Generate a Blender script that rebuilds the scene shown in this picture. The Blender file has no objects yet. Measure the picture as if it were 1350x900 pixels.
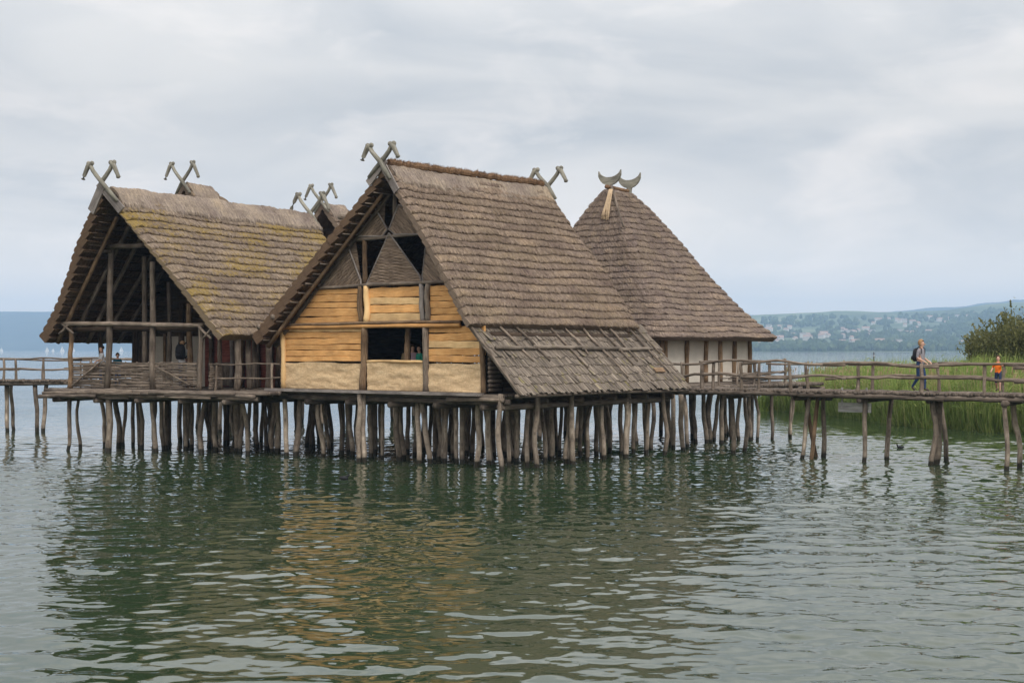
import bpy, math, random
import numpy as np
from mathutils import Vector

random.seed(7)
RNG = np.random.default_rng(11)
SC = bpy.context.scene
COL = SC.collection
rad = math.radians

# ------------------------------------------------------------------ camera
CAMZ = 3.8
cam_d = bpy.data.cameras.new('camera')
cam = bpy.data.objects.new('camera', cam_d)
COL.objects.link(cam)
cam.location = (0, 0, CAMZ)
cam.rotation_euler = (rad(90), 0, 0)
cam_d.sensor_width = 36.0
cam_d.lens = 36.0 * 2000 / 1350
cam_d.shift_y = 10 / 1350
cam_d.clip_start = 0.1
cam_d.clip_end = 30000
SC.camera = cam

# ------------------------------------------------------------------ sky and sun
SUN_EL, SUN_AZ = rad(42), rad(158)          # azimuth measured from +Y towards +X: behind the camera, to the right
world = bpy.data.worlds.new('World')
SC.world = world
world.use_nodes = True
wn = world.node_tree
wn.nodes.clear()


def nd(tree, typ, **kw):
    n = tree.nodes.new(typ)
    for k, v in kw.items():
        setattr(n, k, v)
    return n


def lk(tree, a, b):
    tree.links.new(a, b)


def ramp(tree, stops, fac=None, interp='LINEAR'):
    r = nd(tree, 'ShaderNodeValToRGB')
    cr = r.color_ramp
    cr.interpolation = interp
    while len(cr.elements) > 1:
        cr.elements.remove(cr.elements[-1])
    cr.elements[0].position = stops[0][0]
    c = stops[0][1]
    cr.elements[0].color = (*c, 1) if len(c) == 3 else c
    for p, c in stops[1:]:
        e = cr.elements.new(p)
        e.color = (*c, 1) if len(c) == 3 else c
    if fac is not None:
        lk(tree, fac, r.inputs[0])
    return r


sky = nd(wn, 'ShaderNodeTexSky', sky_type='NISHITA')
sky.sun_disc = False
sky.sun_elevation = SUN_EL
sky.sun_rotation = SUN_AZ
bg_sky = nd(wn, 'ShaderNodeBackground')
bg_sky.inputs['Strength'].default_value = 0.1
lk(wn, sky.outputs[0], bg_sky.inputs[0])
tc = nd(wn, 'ShaderNodeTexCoord')
# soft stretched stratus, laid out over the real sky directions
mp1 = nd(wn, 'ShaderNodeMapping')
mp1.inputs['Scale'].default_value = (1.0, 1.0, 3.6)
mp1.inputs['Location'].default_value = (0.37, 0.0, 0.42)
mp1.inputs['Rotation'].default_value = (0, rad(-7), 0)
lk(wn, tc.outputs['Generated'], mp1.inputs[0])
n1 = nd(wn, 'ShaderNodeTexNoise')
n1.inputs['Scale'].default_value = 3.1
n1.inputs['Detail'].default_value = 7
n1.inputs['Roughness'].default_value = 0.5
n1.inputs['Distortion'].default_value = 0.6
lk(wn, mp1.outputs[0], n1.inputs[0])
mp2 = nd(wn, 'ShaderNodeMapping')
mp2.inputs['Scale'].default_value = (1.0, 1.0, 2.6)
mp2.inputs['Location'].default_value = (1.1, 0.4, 0.2)
lk(wn, tc.outputs['Generated'], mp2.inputs[0])
n2 = nd(wn, 'ShaderNodeTexNoise')
n2.inputs['Scale'].default_value = 9.0
n2.inputs['Detail'].default_value = 9
n2.inputs['Roughness'].default_value = 0.55
n2.inputs['Distortion'].default_value = 0.5
lk(wn, mp2.outputs[0], n2.inputs[0])
r1 = ramp(wn, [(0.30, (0.47, 0.505, 0.545)), (0.45, (0.63, 0.64, 0.65)), (0.56, (0.745, 0.74, 0.73)), (0.72, (0.82, 0.80, 0.77))], n1.outputs[0])
r2 = ramp(wn, [(0.52, (0, 0, 0)), (0.69, (0.55, 0.55, 0.55))], n2.outputs[0])
mixc = nd(wn, 'ShaderNodeMix', data_type='RGBA')
lk(wn, r2.outputs[0], mixc.inputs[0])
lk(wn, r1.outputs[0], mixc.inputs[6])
mixc.inputs[7].default_value = (0.92, 0.88, 0.85, 1)
bg_cloud = nd(wn, 'ShaderNodeBackground')
sepd = nd(wn, 'ShaderNodeSeparateXYZ')
lk(wn, tc.outputs['Generated'], sepd.inputs[0])
# low sky thicker and warmer, zenith brighter, as under a real overcast
rz = ramp(wn, [(0.0, (0.78, 0.685, 0.60)), (0.06, (0.63, 0.58, 0.535)), (0.16, (0.50, 0.485, 0.47)), (0.22, (0.55, 0.54, 0.53)), (0.30, (0.86, 0.85, 0.84)), (0.42, (1.0, 0.985, 0.97)), (1.0, (1.0, 0.98, 0.96))], sepd.outputs[2])
mulz = nd(wn, 'ShaderNodeMix', data_type='RGBA', blend_type='MULTIPLY')
mulz.inputs[0].default_value = 1.0
lk(wn, mixc.outputs[2], mulz.inputs[6])
lk(wn, rz.outputs[0], mulz.inputs[7])
bg_cloud.inputs['Strength'].default_value = 2.05
lk(wn, mulz.outputs[2], bg_cloud.inputs[0])
msh = nd(wn, 'ShaderNodeMixShader')
msh.inputs[0].default_value = 0.94
lk(wn, bg_sky.outputs[0], msh.inputs[1])
lk(wn, bg_cloud.outputs[0], msh.inputs[2])
wo = nd(wn, 'ShaderNodeOutputWorld')
lk(wn, msh.outputs[0], wo.inputs[0])

sun_d = bpy.data.lights.new('sun', 'SUN')
sun_d.energy = 1.5
sun_d.angle = rad(14)
sun_d.color = (1.0, 0.95, 0.88)
sun = bpy.data.objects.new('sun', sun_d)
COL.objects.link(sun)
dirv = Vector((math.sin(SUN_AZ) * math.cos(SUN_EL), math.cos(SUN_AZ) * math.cos(SUN_EL), math.sin(SUN_EL)))
sun.rotation_euler = dirv.to_track_quat('Z', 'Y').to_euler()
sun.location = (20, -30, 60)

vs = SC.view_settings
vs.view_transform = 'Standard'
vs.look = 'None'
vs.exposure = 0.12
vs.gamma = 1.0
vs.use_curve_mapping = False
SC.cycles.use_denoising = True
SC.cycles.max_bounces = 6
SC.cycles.volume_bounces = 1
SC.cycles.caustics_reflective = False
SC.cycles.caustics_refractive = False

HAZE_DENSITY = 0.00020
HAZE_COLOR = (0.48, 0.70, 1.0)


# ------------------------------------------------------------------ materials
def new_mat(name):
    m = bpy.data.materials.new(name)
    m.use_nodes = True
    t = m.node_tree
    b = t.nodes['Principled BSDF']
    b.inputs['Specular IOR Level'].default_value = 0.2
    b.inputs['Roughness'].default_value = 0.9
    return m, t, b


def grain_coord(t, sc):
    a = nd(t, 'ShaderNodeAttribute', attribute_name='grain')
    mp = nd(t, 'ShaderNodeMapping')
    mp.inputs['Scale'].default_value = sc
    lk(t, a.outputs['Vector'], mp.inputs[0])
    return a, mp


def noise(t, vec, scale, detail=4, rough=0.55, dist=0.0):
    n = nd(t, 'ShaderNodeTexNoise')
    n.inputs['Scale'].default_value = scale
    n.inputs['Detail'].default_value = detail
    n.inputs['Roughness'].default_value = rough
    n.inputs['Distortion'].default_value = dist
    if vec is not None:
        lk(t, vec, n.inputs['Vector'])
    return n


def mixrgb(t, fac, a, b, mode='MIX'):
    m = nd(t, 'ShaderNodeMix', data_type='RGBA', blend_type=mode)
    for sock, v in ((0, fac), (6, a), (7, b)):
        if hasattr(v, 'links'):
            lk(t, v, m.inputs[sock])
        elif sock == 0:
            m.inputs[0].default_value = v
        else:
            m.inputs[sock].default_value = (*v, 1)
    return m.outputs[2]


def bump(t, b, height, strength, dist):
    bp = nd(t, 'ShaderNodeBump')
    bp.inputs['Strength'].default_value = strength
    bp.inputs['Distance'].default_value = dist
    lk(t, height, bp.inputs['Height'])
    lk(t, bp.outputs[0], b.inputs['Normal'])
    return bp


def wood_mat(name, dark, mid, light, vary=0.35, wet=False, moss=0.0, relief=0.7, stain=0.62):
    """weathered wood: grain runs along each piece, every piece has its own tone"""
    m, t, b = new_mat(name)
    a, mp = grain_coord(t, (1.6, 14, 3.7))
    n = noise(t, mp.outputs[0], 1.6, 6, 0.65, 0.4)
    r = ramp(t, [(0.28, dark), (0.5, mid), (0.74, light)], n.outputs[0])
    a2, mp2 = grain_coord(t, (0.9, 1.2, 5.1))
    n2 = noise(t, mp2.outputs[0], 1.3, 3)
    sep = nd(t, 'ShaderNodeSeparateXYZ')
    lk(t, a.outputs['Vector'], sep.inputs[0])
    wnz = nd(t, 'ShaderNodeTexWhiteNoise', noise_dimensions='1D')
    lk(t, sep.outputs[2], wnz.inputs['W'])
    mr = nd(t, 'ShaderNodeMapRange')
    mr.inputs['To Min'].default_value = 1 - vary
    mr.inputs['To Max'].default_value = 1 + vary * 0.75
    lk(t, wnz.outputs['Value'], mr.inputs[0])
    hsv = nd(t, 'ShaderNodeHueSaturation')
    lk(t, mr.outputs[0], hsv.inputs['Value'])
    lk(t, r.outputs[0], hsv.inputs['Color'])
    blot = ramp(t, [(0.35, (stain, stain * .97, stain * .96)), (0.62, (1.1, 1.08, 1.05))], n2.outputs[0])
    col = mixrgb(t, 1.0, hsv.outputs[0], blot.outputs[0], 'MULTIPLY')
    if moss:
        nm = noise(t, mp2.outputs[0], 3.0, 4)
        rm = ramp(t, [(0.60, (0, 0, 0)), (0.72, (moss,) * 3)], nm.outputs[0])
        col = mixrgb(t, rm.outputs[0], col, (0.22, 0.19, 0.05))
    if wet:
        geo = nd(t, 'ShaderNodeNewGeometry')
        sp = nd(t, 'ShaderNodeSeparateXYZ')
        lk(t, geo.outputs['Position'], sp.inputs[0])
        nw = noise(t, geo.outputs['Position'], 2.2, 2)
        ad = nd(t, 'ShaderNodeMath', operation='MULTIPLY_ADD')
        lk(t, nw.outputs[0], ad.inputs[0])
        ad.inputs[1].default_value = -0.26
        lk(t, sp.outputs[2], ad.inputs[2])
        rw = ramp(t, [(0.0, (0.0, 0.0, 0.0)), (0.05, (.7, .66, .62)), (0.22, (1, 1, 1))], ad.outputs[0])
        inv = mixrgb(t, rw.outputs[0], (0.03, 0.026, 0.019), col)
        col = inv
        rr = ramp(t, [(0.0, (0.35,) * 3), (0.07, (0.9,) * 3)], ad.outputs[0])
        lk(t, rr.outputs[0], b.inputs['Roughness'])
    lk(t, col, b.inputs['Base Color'])
    bump(t, b, n.outputs[0], relief, 0.02)
    return m


def thatch_mat(name, dark, mid, light, lichen=0.0, lichen_col=(0.29, 0.20, 0.04)):
    m, t, b = new_mat(name)
    a, mp = grain_coord(t, (26, 3.2, 1.7))
    n = noise(t, mp.outputs[0], 1.0, 5, 0.7, 0.2)
    r = ramp(t, [(0.25, dark), (0.5, mid), (0.76, light)], n.outputs[0])
    a2, mp2 = grain_coord(t, (0.55, 0.8, 0.9))
    n2 = noise(t, mp2.outputs[0], 1.0, 5, 0.6)
    blot = ramp(t, [(0.3, (0.62, 0.58, 0.60)), (0.52, (1, 0.98, 0.96)), (0.7, (1.3, 1.24, 1.1))], n2.outputs[0])
    col = mixrgb(t, 1.0, r.outputs[0], blot.outputs[0], 'MULTIPLY')
    # greyer and browner patches
    n4 = noise(t, mp2.outputs[0], 2.3, 3)
    r4 = ramp(t, [(0.42, (0, 0, 0)), (0.66, (0.55,) * 3)], n4.outputs[0])
    g = mixrgb(t, 1.0, col, (0.9, 0.9, 1.0), 'MULTIPLY')
    col = mixrgb(t, r4.outputs[0], col, g)
    ns = noise(t, a.outputs['Vector'], 13.0, 3, 0.75)
    rs = ramp(t, [(0.32, (0.55, 0.55, 0.55)), (0.5, (1, 1, 1)), (0.68, (1.5, 1.48, 1.42))], ns.outputs[0])
    col = mixrgb(t, 0.6, col, rs.outputs[0], 'MULTIPLY')
    if lichen:
        a3, mp3 = grain_coord(t, (0.45, 0.5, 0.35))
        n3 = noise(t, mp3.outputs[0], 1.0, 3, 0.5)
        n5 = noise(t, a3.outputs['Vector'], 7.0, 4, 0.7)
        ml = nd(t, 'ShaderNodeMath', operation='MULTIPLY')
        lk(t, n3.outputs[0], ml.inputs[0])
        lk(t, n5.outputs[0], ml.inputs[1])
        r3 = ramp(t, [(0.24, (0, 0, 0)), (0.34, (lichen,) * 3)], ml.outputs[0])
        col = mixrgb(t, r3.outputs[0], col, lichen_col)
    lk(t, col, b.inputs['Base Color'])
    b.inputs['Roughness'].default_value = 1.0
    b.inputs['Specular IOR Level'].default_value = 0.08
    bump(t, b, n.outputs[0], 0.9, 0.03)
    return m


def plain_mat(name, col, rough=0.9, vary=0.25, scale=8.0, spec=0.2, bmp=0.3):
    m, t, b = new_mat(name)
    tcx = nd(t, 'ShaderNodeTexCoord')
    n = noise(t, tcx.outputs['Object'], scale, 5, 0.6)
    r = ramp(t, [(0.3, tuple(c * (1 - vary) for c in col)), (0.7, tuple(min(1, c * (1 + vary)) for c in col))], n.outputs[0])
    lk(t, r.outputs[0], b.inputs['Base Color'])
    b.inputs['Roughness'].default_value = rough
    b.inputs['Specular IOR Level'].default_value = spec
    if bmp:
        bump(t, b, n.outputs[0], bmp, 0.02)
    return m


MAT = {}
MAT['pile'] = wood_mat('pile_wood', (0.11, 0.09, 0.072), (0.34, 0.28, 0.225), (0.58, 0.50, 0.41), 0.5, wet=True)
MAT['wood'] = wood_mat('grey_wood', (0.08, 0.065, 0.052), (0.20, 0.16, 0.127), (0.36, 0.30, 0.25), 0.3)
MAT['deck'] = wood_mat('deck_wood', (0.06, 0.048, 0.04), (0.16, 0.13, 0.107), (0.29, 0.245, 0.205), 0.3)
MAT['board'] = wood_mat('silver_board', (0.16, 0.14, 0.13), (0.27, 0.24, 0.225), (0.40, 0.37, 0.345), 0.15)
MAT['brown'] = wood_mat('brown_wood', (0.09, 0.055, 0.033), (0.21, 0.14, 0.085), (0.37, 0.26, 0.165), 0.3)
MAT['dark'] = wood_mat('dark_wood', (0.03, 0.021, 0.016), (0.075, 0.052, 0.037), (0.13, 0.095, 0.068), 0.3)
MAT['fresh'] = wood_mat('fresh_plank', (0.54, 0.265, 0.092), (0.70, 0.38, 0.145), (0.80, 0.49, 0.21), 0.2, relief=.22, stain=.8)
MAT['pale'] = wood_mat('pale_plank', (0.62, 0.39, 0.18), (0.75, 0.51, 0.255), (0.83, 0.60, 0.325), 0.14, relief=.22, stain=.74)
MAT['shingle'] = wood_mat('shingle', (0.08, 0.066, 0.053), (0.185, 0.154, 0.125), (0.33, 0.28, 0.235), 0.34, moss=0.7)
MAT['horn'] = wood_mat('horn_wood', (0.12, 0.115, 0.09), (0.25, 0.24, 0.20), (0.40, 0.385, 0.34), 0.15)
MAT['red'] = wood_mat('red_brown_wood', (0.07, 0.022, 0.017), (0.20, 0.06, 0.045), (0.30, 0.11, 0.08), 0.2)
MAT['thatch'] = thatch_mat('thatch', (0.080, 0.060, 0.046), (0.206, 0.158, 0.122), (0.375, 0.303, 0.238), 0.2, (0.25, 0.19, 0.09))
MAT['thatch_lichen'] = thatch_mat('thatch_lichen', (0.081, 0.063, 0.047), (0.212, 0.167, 0.128), (0.38, 0.313, 0.243), 0.66)
MAT['thatch_grey'] = thatch_mat('thatch_grey', (0.078, 0.060, 0.049), (0.192, 0.149, 0.122), (0.35, 0.285, 0.24), 0.2, (0.22, 0.17, 0.09))
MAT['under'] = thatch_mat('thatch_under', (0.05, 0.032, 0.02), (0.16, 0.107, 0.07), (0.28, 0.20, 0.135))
MAT['ridge'] = thatch_mat('ridge_thatch', (0.12, 0.098, 0.078), (0.27, 0.222, 0.178), (0.44, 0.37, 0.30))
MAT['sod'] = thatch_mat('ridge_roll', (0.09, 0.052, 0.03), (0.205, 0.127, 0.075), (0.32, 0.215, 0.135))
MAT['straw'] = plain_mat('fresh_straw', (0.50, 0.37, 0.24), 0.9, 0.2, 14)
MAT['sign_grey'] = wood_mat('sign_grey', (0.34, 0.34, 0.34), (0.50, 0.50, 0.50), (0.62, 0.62, 0.62), 0.08)
MAT['plaster'] = plain_mat('lime_plaster', (0.55, 0.50, 0.43), 0.95, 0.12, 1.5)
MAT['wicker'] = wood_mat('wicker', (0.12, 0.088, 0.063), (0.285, 0.215, 0.16), (0.44, 0.35, 0.27), 0.2)


def clay_mat():
    m, t, b = new_mat('clay')
    tcx = nd(t, 'ShaderNodeTexCoord')
    mp = nd(t, 'ShaderNodeMapping')
    mp.inputs['Scale'].default_value = (1.1, 1.1, 2.8)
    lk(t, tcx.outputs['Object'], mp.inputs[0])
    n = noise(t, mp.outputs[0], 2.6, 7, 0.6, 0.6)
    r = ramp(t, [(0.3, (0.53, 0.375, 0.215)), (0.5, (0.64, 0.465, 0.28)), (0.7, (0.71, 0.54, 0.335))], n.outputs[0])
    n2 = noise(t, tcx.outputs['Object'], 16, 4, 0.7)
    r2 = ramp(t, [(0.3, (0.8, 0.78, 0.75)), (0.6, (1.06, 1.05, 1.03))], n2.outputs[0])
    lk(t, mixrgb(t, 1.0, r.outputs[0], r2.outputs[0], 'MULTIPLY'), b.inputs['Base Color'])
    b.inputs['Roughness'].default_value = 0.97
    bump(t, b, n.outputs[0], 0.7, 0.05)
    return m


MAT['clay'] = clay_mat()


# ------------------------------------------------------------------ mesh helpers
def vnoise(x, y, seed=0):
    """smooth value noise, arrays in, about -1..1 out"""
    x = np.asarray(x, float)
    y = np.asarray(y, float)
    xi, yi = np.floor(x), np.floor(y)
    fx, fy = x - xi, y - yi
    fx, fy = fx * fx * (3 - 2 * fx), fy * fy * (3 - 2 * fy)

    def h(a, b):
        v = np.sin(a * 127.1 + b * 311.7 + seed * 74.7) * 43758.5453
        return (v - np.floor(v)) * 2 - 1
    return (h(xi, yi) * (1 - fx) + h(xi + 1, yi) * fx) * (1 - fy) + (h(xi, yi + 1) * (1 - fx) + h(xi + 1, yi + 1) * fx) * fy


class MB:
    """collects shapes given in world coordinates and links them as one mesh object"""
    def __init__(self):
        self.v, self.f, self.g, self.mi, self.n = [], [], [], [], 0

    def add(self, verts, faces, grain, mi=0):
        verts = np.asarray(verts, float)
        self.v.append(verts)
        self.g.append(np.asarray(grain, float))
        o = self.n
        for f in faces:
            self.f.append(tuple(i + o for i in f))
        self.mi.extend([mi] * len(faces))
        self.n += len(verts)

    def tube(self, pts, radii, sides=8, mi=0, squash=1.0, up=None, caps=True):
        pts = np.asarray(pts, float)
        n = len(pts)
        if np.isscalar(radii):
            radii = [radii] * n
        rid = random.uniform(0, 500)
        vs_, gs_ = [], []
        L = 0.0
        for i in range(n):
            d = pts[min(i + 1, n - 1)] - pts[max(i - 1, 0)]
            d = d / (np.linalg.norm(d) + 1e-9)
            ref = np.array(up, float) if up is not None else (np.array([0, 0, 1.0]) if abs(d[2]) < 0.9 else np.array([1.0, 0, 0]))
            a = np.cross(d, ref)
            a /= np.linalg.norm(a) + 1e-9
            b = np.cross(a, d)
            if i:
                L += np.linalg.norm(pts[i] - pts[i - 1])
            for k in range(sides):
                th = 2 * math.pi * k / sides
                vs_.append(pts[i] + radii[i] * (math.cos(th) * a * squash + math.sin(th) * b))
                gs_.append((L, min(k, sides - k) * 2 * math.pi * radii[i] / sides, rid))
        fs = []
        for i in range(n - 1):
            for k in range(sides):
                k2 = (k + 1) % sides
                fs.append((i * sides + k, i * sides + k2, (i + 1) * sides + k2, (i + 1) * sides + k))
        if caps:
            fs.append(tuple(range(sides - 1, -1, -1)))
            fs.append(tuple((n - 1) * sides + k for k in range(sides)))
        self.add(vs_, fs, gs_, mi)

    def wob(self, p, q, r0, r1=None, amp=0.03, seg=6, sides=7, mi=0, squash=1.0):
        """a crooked natural pole from p to q"""
        p, q = np.asarray(p, float), np.asarray(q, float)
        r1 = r0 if r1 is None else r1
        d = q - p
        L = np.linalg.norm(d)
        d = d / L
        ref = np.array([0, 0, 1.0]) if abs(d[2]) < 0.9 else np.array([1.0, 0, 0])
        a = np.cross(d, ref)
        a /= np.linalg.norm(a)
        b = np.cross(a, d)
        ph = [random.uniform(0, 6.28) for _ in range(4)]
        pts, rr = [], []
        for i in range(seg + 1):
            u = i / seg
            env = 1.0 if seg > 3 else 0.5
            oa = amp * env * (math.sin(u * 4.2 + ph[0]) + 0.5 * math.sin(u * 9.1 + ph[1])) * 0.7 + random.gauss(0, amp * 0.18)
            ob = amp * env * (math.sin(u * 3.7 + ph[2]) + 0.5 * math.sin(u * 8.3 + ph[3])) * 0.7 + random.gauss(0, amp * 0.18)
            pts.append(p + d * L * u + a * oa + b * ob)
            rr.append((r0 + (r1 - r0) * u) * random.uniform(0.92, 1.08))
        self.tube(pts, rr, sides, mi, squash)

    def slab(self, pts, h, d, up, out, mi=0):
        """a sawn board: flat face, eased edges; pts run along it"""
        sec = [(-1, .40), (-.75, .485), (.75, .485), (1, .40), (1, -.40), (.75, -.485), (-.75, -.485), (-1, -.40)]
        up, out = np.asarray(up, float), np.asarray(out, float)
        rid = random.uniform(0, 500)
        V, G, F = [], [], []
        L = 0
        for i, p in enumerate(pts):
            p = np.asarray(p, float)
            if i:
                L += np.linalg.norm(p - np.asarray(pts[i - 1]))
            e0, e1 = random.gauss(0, .03), random.gauss(0, .03)
            for a, b in sec:
                V.append(p + out * d * a + up * h * (b + (e0 if b > 0 else e1) * .5))
                G.append((L, h * b, rid))
        n = len(pts)
        for i in range(n - 1):
            for k in range(8):
                k2 = (k + 1) % 8
                F.append((i * 8 + k, i * 8 + k2, (i + 1) * 8 + k2, (i + 1) * 8 + k))
        F += [tuple(range(7, -1, -1)), tuple((n - 1) * 8 + k for k in range(8))]
        self.add(V, F, G, mi)

    def prism(self, poly, depth, mi=0, grain_dir=None):
        """poly: 3D points of the outer face; depth: vector to the inner face"""
        poly = [np.asarray(p, float) for p in poly]
        depth = np.asarray(depth, float)
        n = len(poly)
        vs_ = poly + [p + depth for p in poly]
        fs = [tuple(range(n)), tuple(range(2 * n - 1, n - 1, -1))]
        for i in range(n):
            j = (i + 1) % n
            fs.append((i, i + n, j + n, j))
        gd = np.asarray(grain_dir if grain_dir is not None else poly[1] - poly[0], float)
        gd = gd / (np.linalg.norm(gd) + 1e-9)
        nrm = depth / (np.linalg.norm(depth) + 1e-9)
        sd = np.cross(gd, nrm)
        rid = random.uniform(0, 500)
        self.add(vs_, fs, [(float(v @ gd), float(v @ sd), rid) for v in vs_], mi)

    def box(self, c, ax, ay, az, mi=0):
        """centre and three half-extent vectors; the grain runs along ax"""
        c, ax, ay, az = (np.asarray(q, float) for q in (c, ax, ay, az))
        vs_ = [c + i * ax + j * ay + k * az for k in (-1, 1) for j in (-1, 1) for i in (-1, 1)]
        fs = [(0, 2, 3, 1), (4, 5, 7, 6), (0, 1, 5, 4), (2, 6, 7, 3), (0, 4, 6, 2), (1, 3, 7, 5)]
        la, lb, lc = (np.linalg.norm(q) for q in (ax, ay, az))
        rid = random.uniform(0, 500)
        self.add(vs_, fs, [(i * la, j * lb + k * lc * 0.9, rid) for k in (-1, 1) for j in (-1, 1) for i in (-1, 1)], mi)

    def build(self, name, mats, parent=None, smooth=False):
        if not isinstance(mats, (list, tuple)):
            mats = [mats]
        V = np.concatenate(self.v)
        G = np.concatenate(self.g)
        root = parent
        while root is not None and root.parent is not None:
            root = root.parent
        if root is not None:
            V = V - np.array(root.location)
        me = bpy.data.meshes.new(name)
        me.from_pydata(V.tolist(), [], self.f)
        at = me.attributes.new('grain', 'FLOAT_VECTOR', 'POINT')
        at.data.foreach_set('vector', G.astype(np.float32).ravel())
        for m in mats:
            me.materials.append(MAT[m] if isinstance(m, str) else m)
        if len(mats) > 1:
            me.polygons.foreach_set('material_index', self.mi)
        if smooth:
            me.polygons.foreach_set('use_smooth', [True] * len(me.polygons))
        me.update()
        o = bpy.data.objects.new(name, me)
        COL.objects.link(o)
        if parent is not None:
            o.parent = parent
        return o


def tag(o, label=None, cat=None, group=None, kind=None):
    if label:
        o['label'] = label
    if cat:
        o['category'] = cat
    if group:
        o['group'] = group
    if kind:
        o['kind'] = kind
    return o


def thing(name, loc, label, cat, group=None):
    o = bpy.data.objects.new(name, None)
    o.empty_display_size = 0.3
    o.location = loc
    COL.objects.link(o)
    return tag(o, label, cat, group)


class Frame:
    """a building's own axes: s to the right along the gable, t along the ridge away from the viewer, z up from the water"""
    def __init__(self, ox, oy, deg):
        a = rad(deg)
        self.o = np.array([ox, oy, 0.0])
        self.r = np.array([math.sin(a), math.cos(a), 0.0])
        self.g = np.array([math.cos(a), -math.sin(a), 0.0])

    def P(self, s, t, z):
        return self.o + s * self.g + t * self.r + np.array([0, 0, z])

    def S(self, px, py, t):
        """measured sizes: the (s, z) at which a sight line of the survey photo meets the plane t"""
        d = np.array([(px - 675) / 2000, 1.0, (460 - py) / 2000])
        c = np.array([0, 0, CAMZ])
        k = (t - float((c - self.o) @ self.r)) / float(d @ self.r)
        p = c + k * d
        return float((p - self.o) @ self.g), float(p[2])


def at_water(px, py):
    Y = CAMZ * 2000 / (py - 460)
    return np.array([(px - 675) / 2000 * Y, Y, 0.0])


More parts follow.
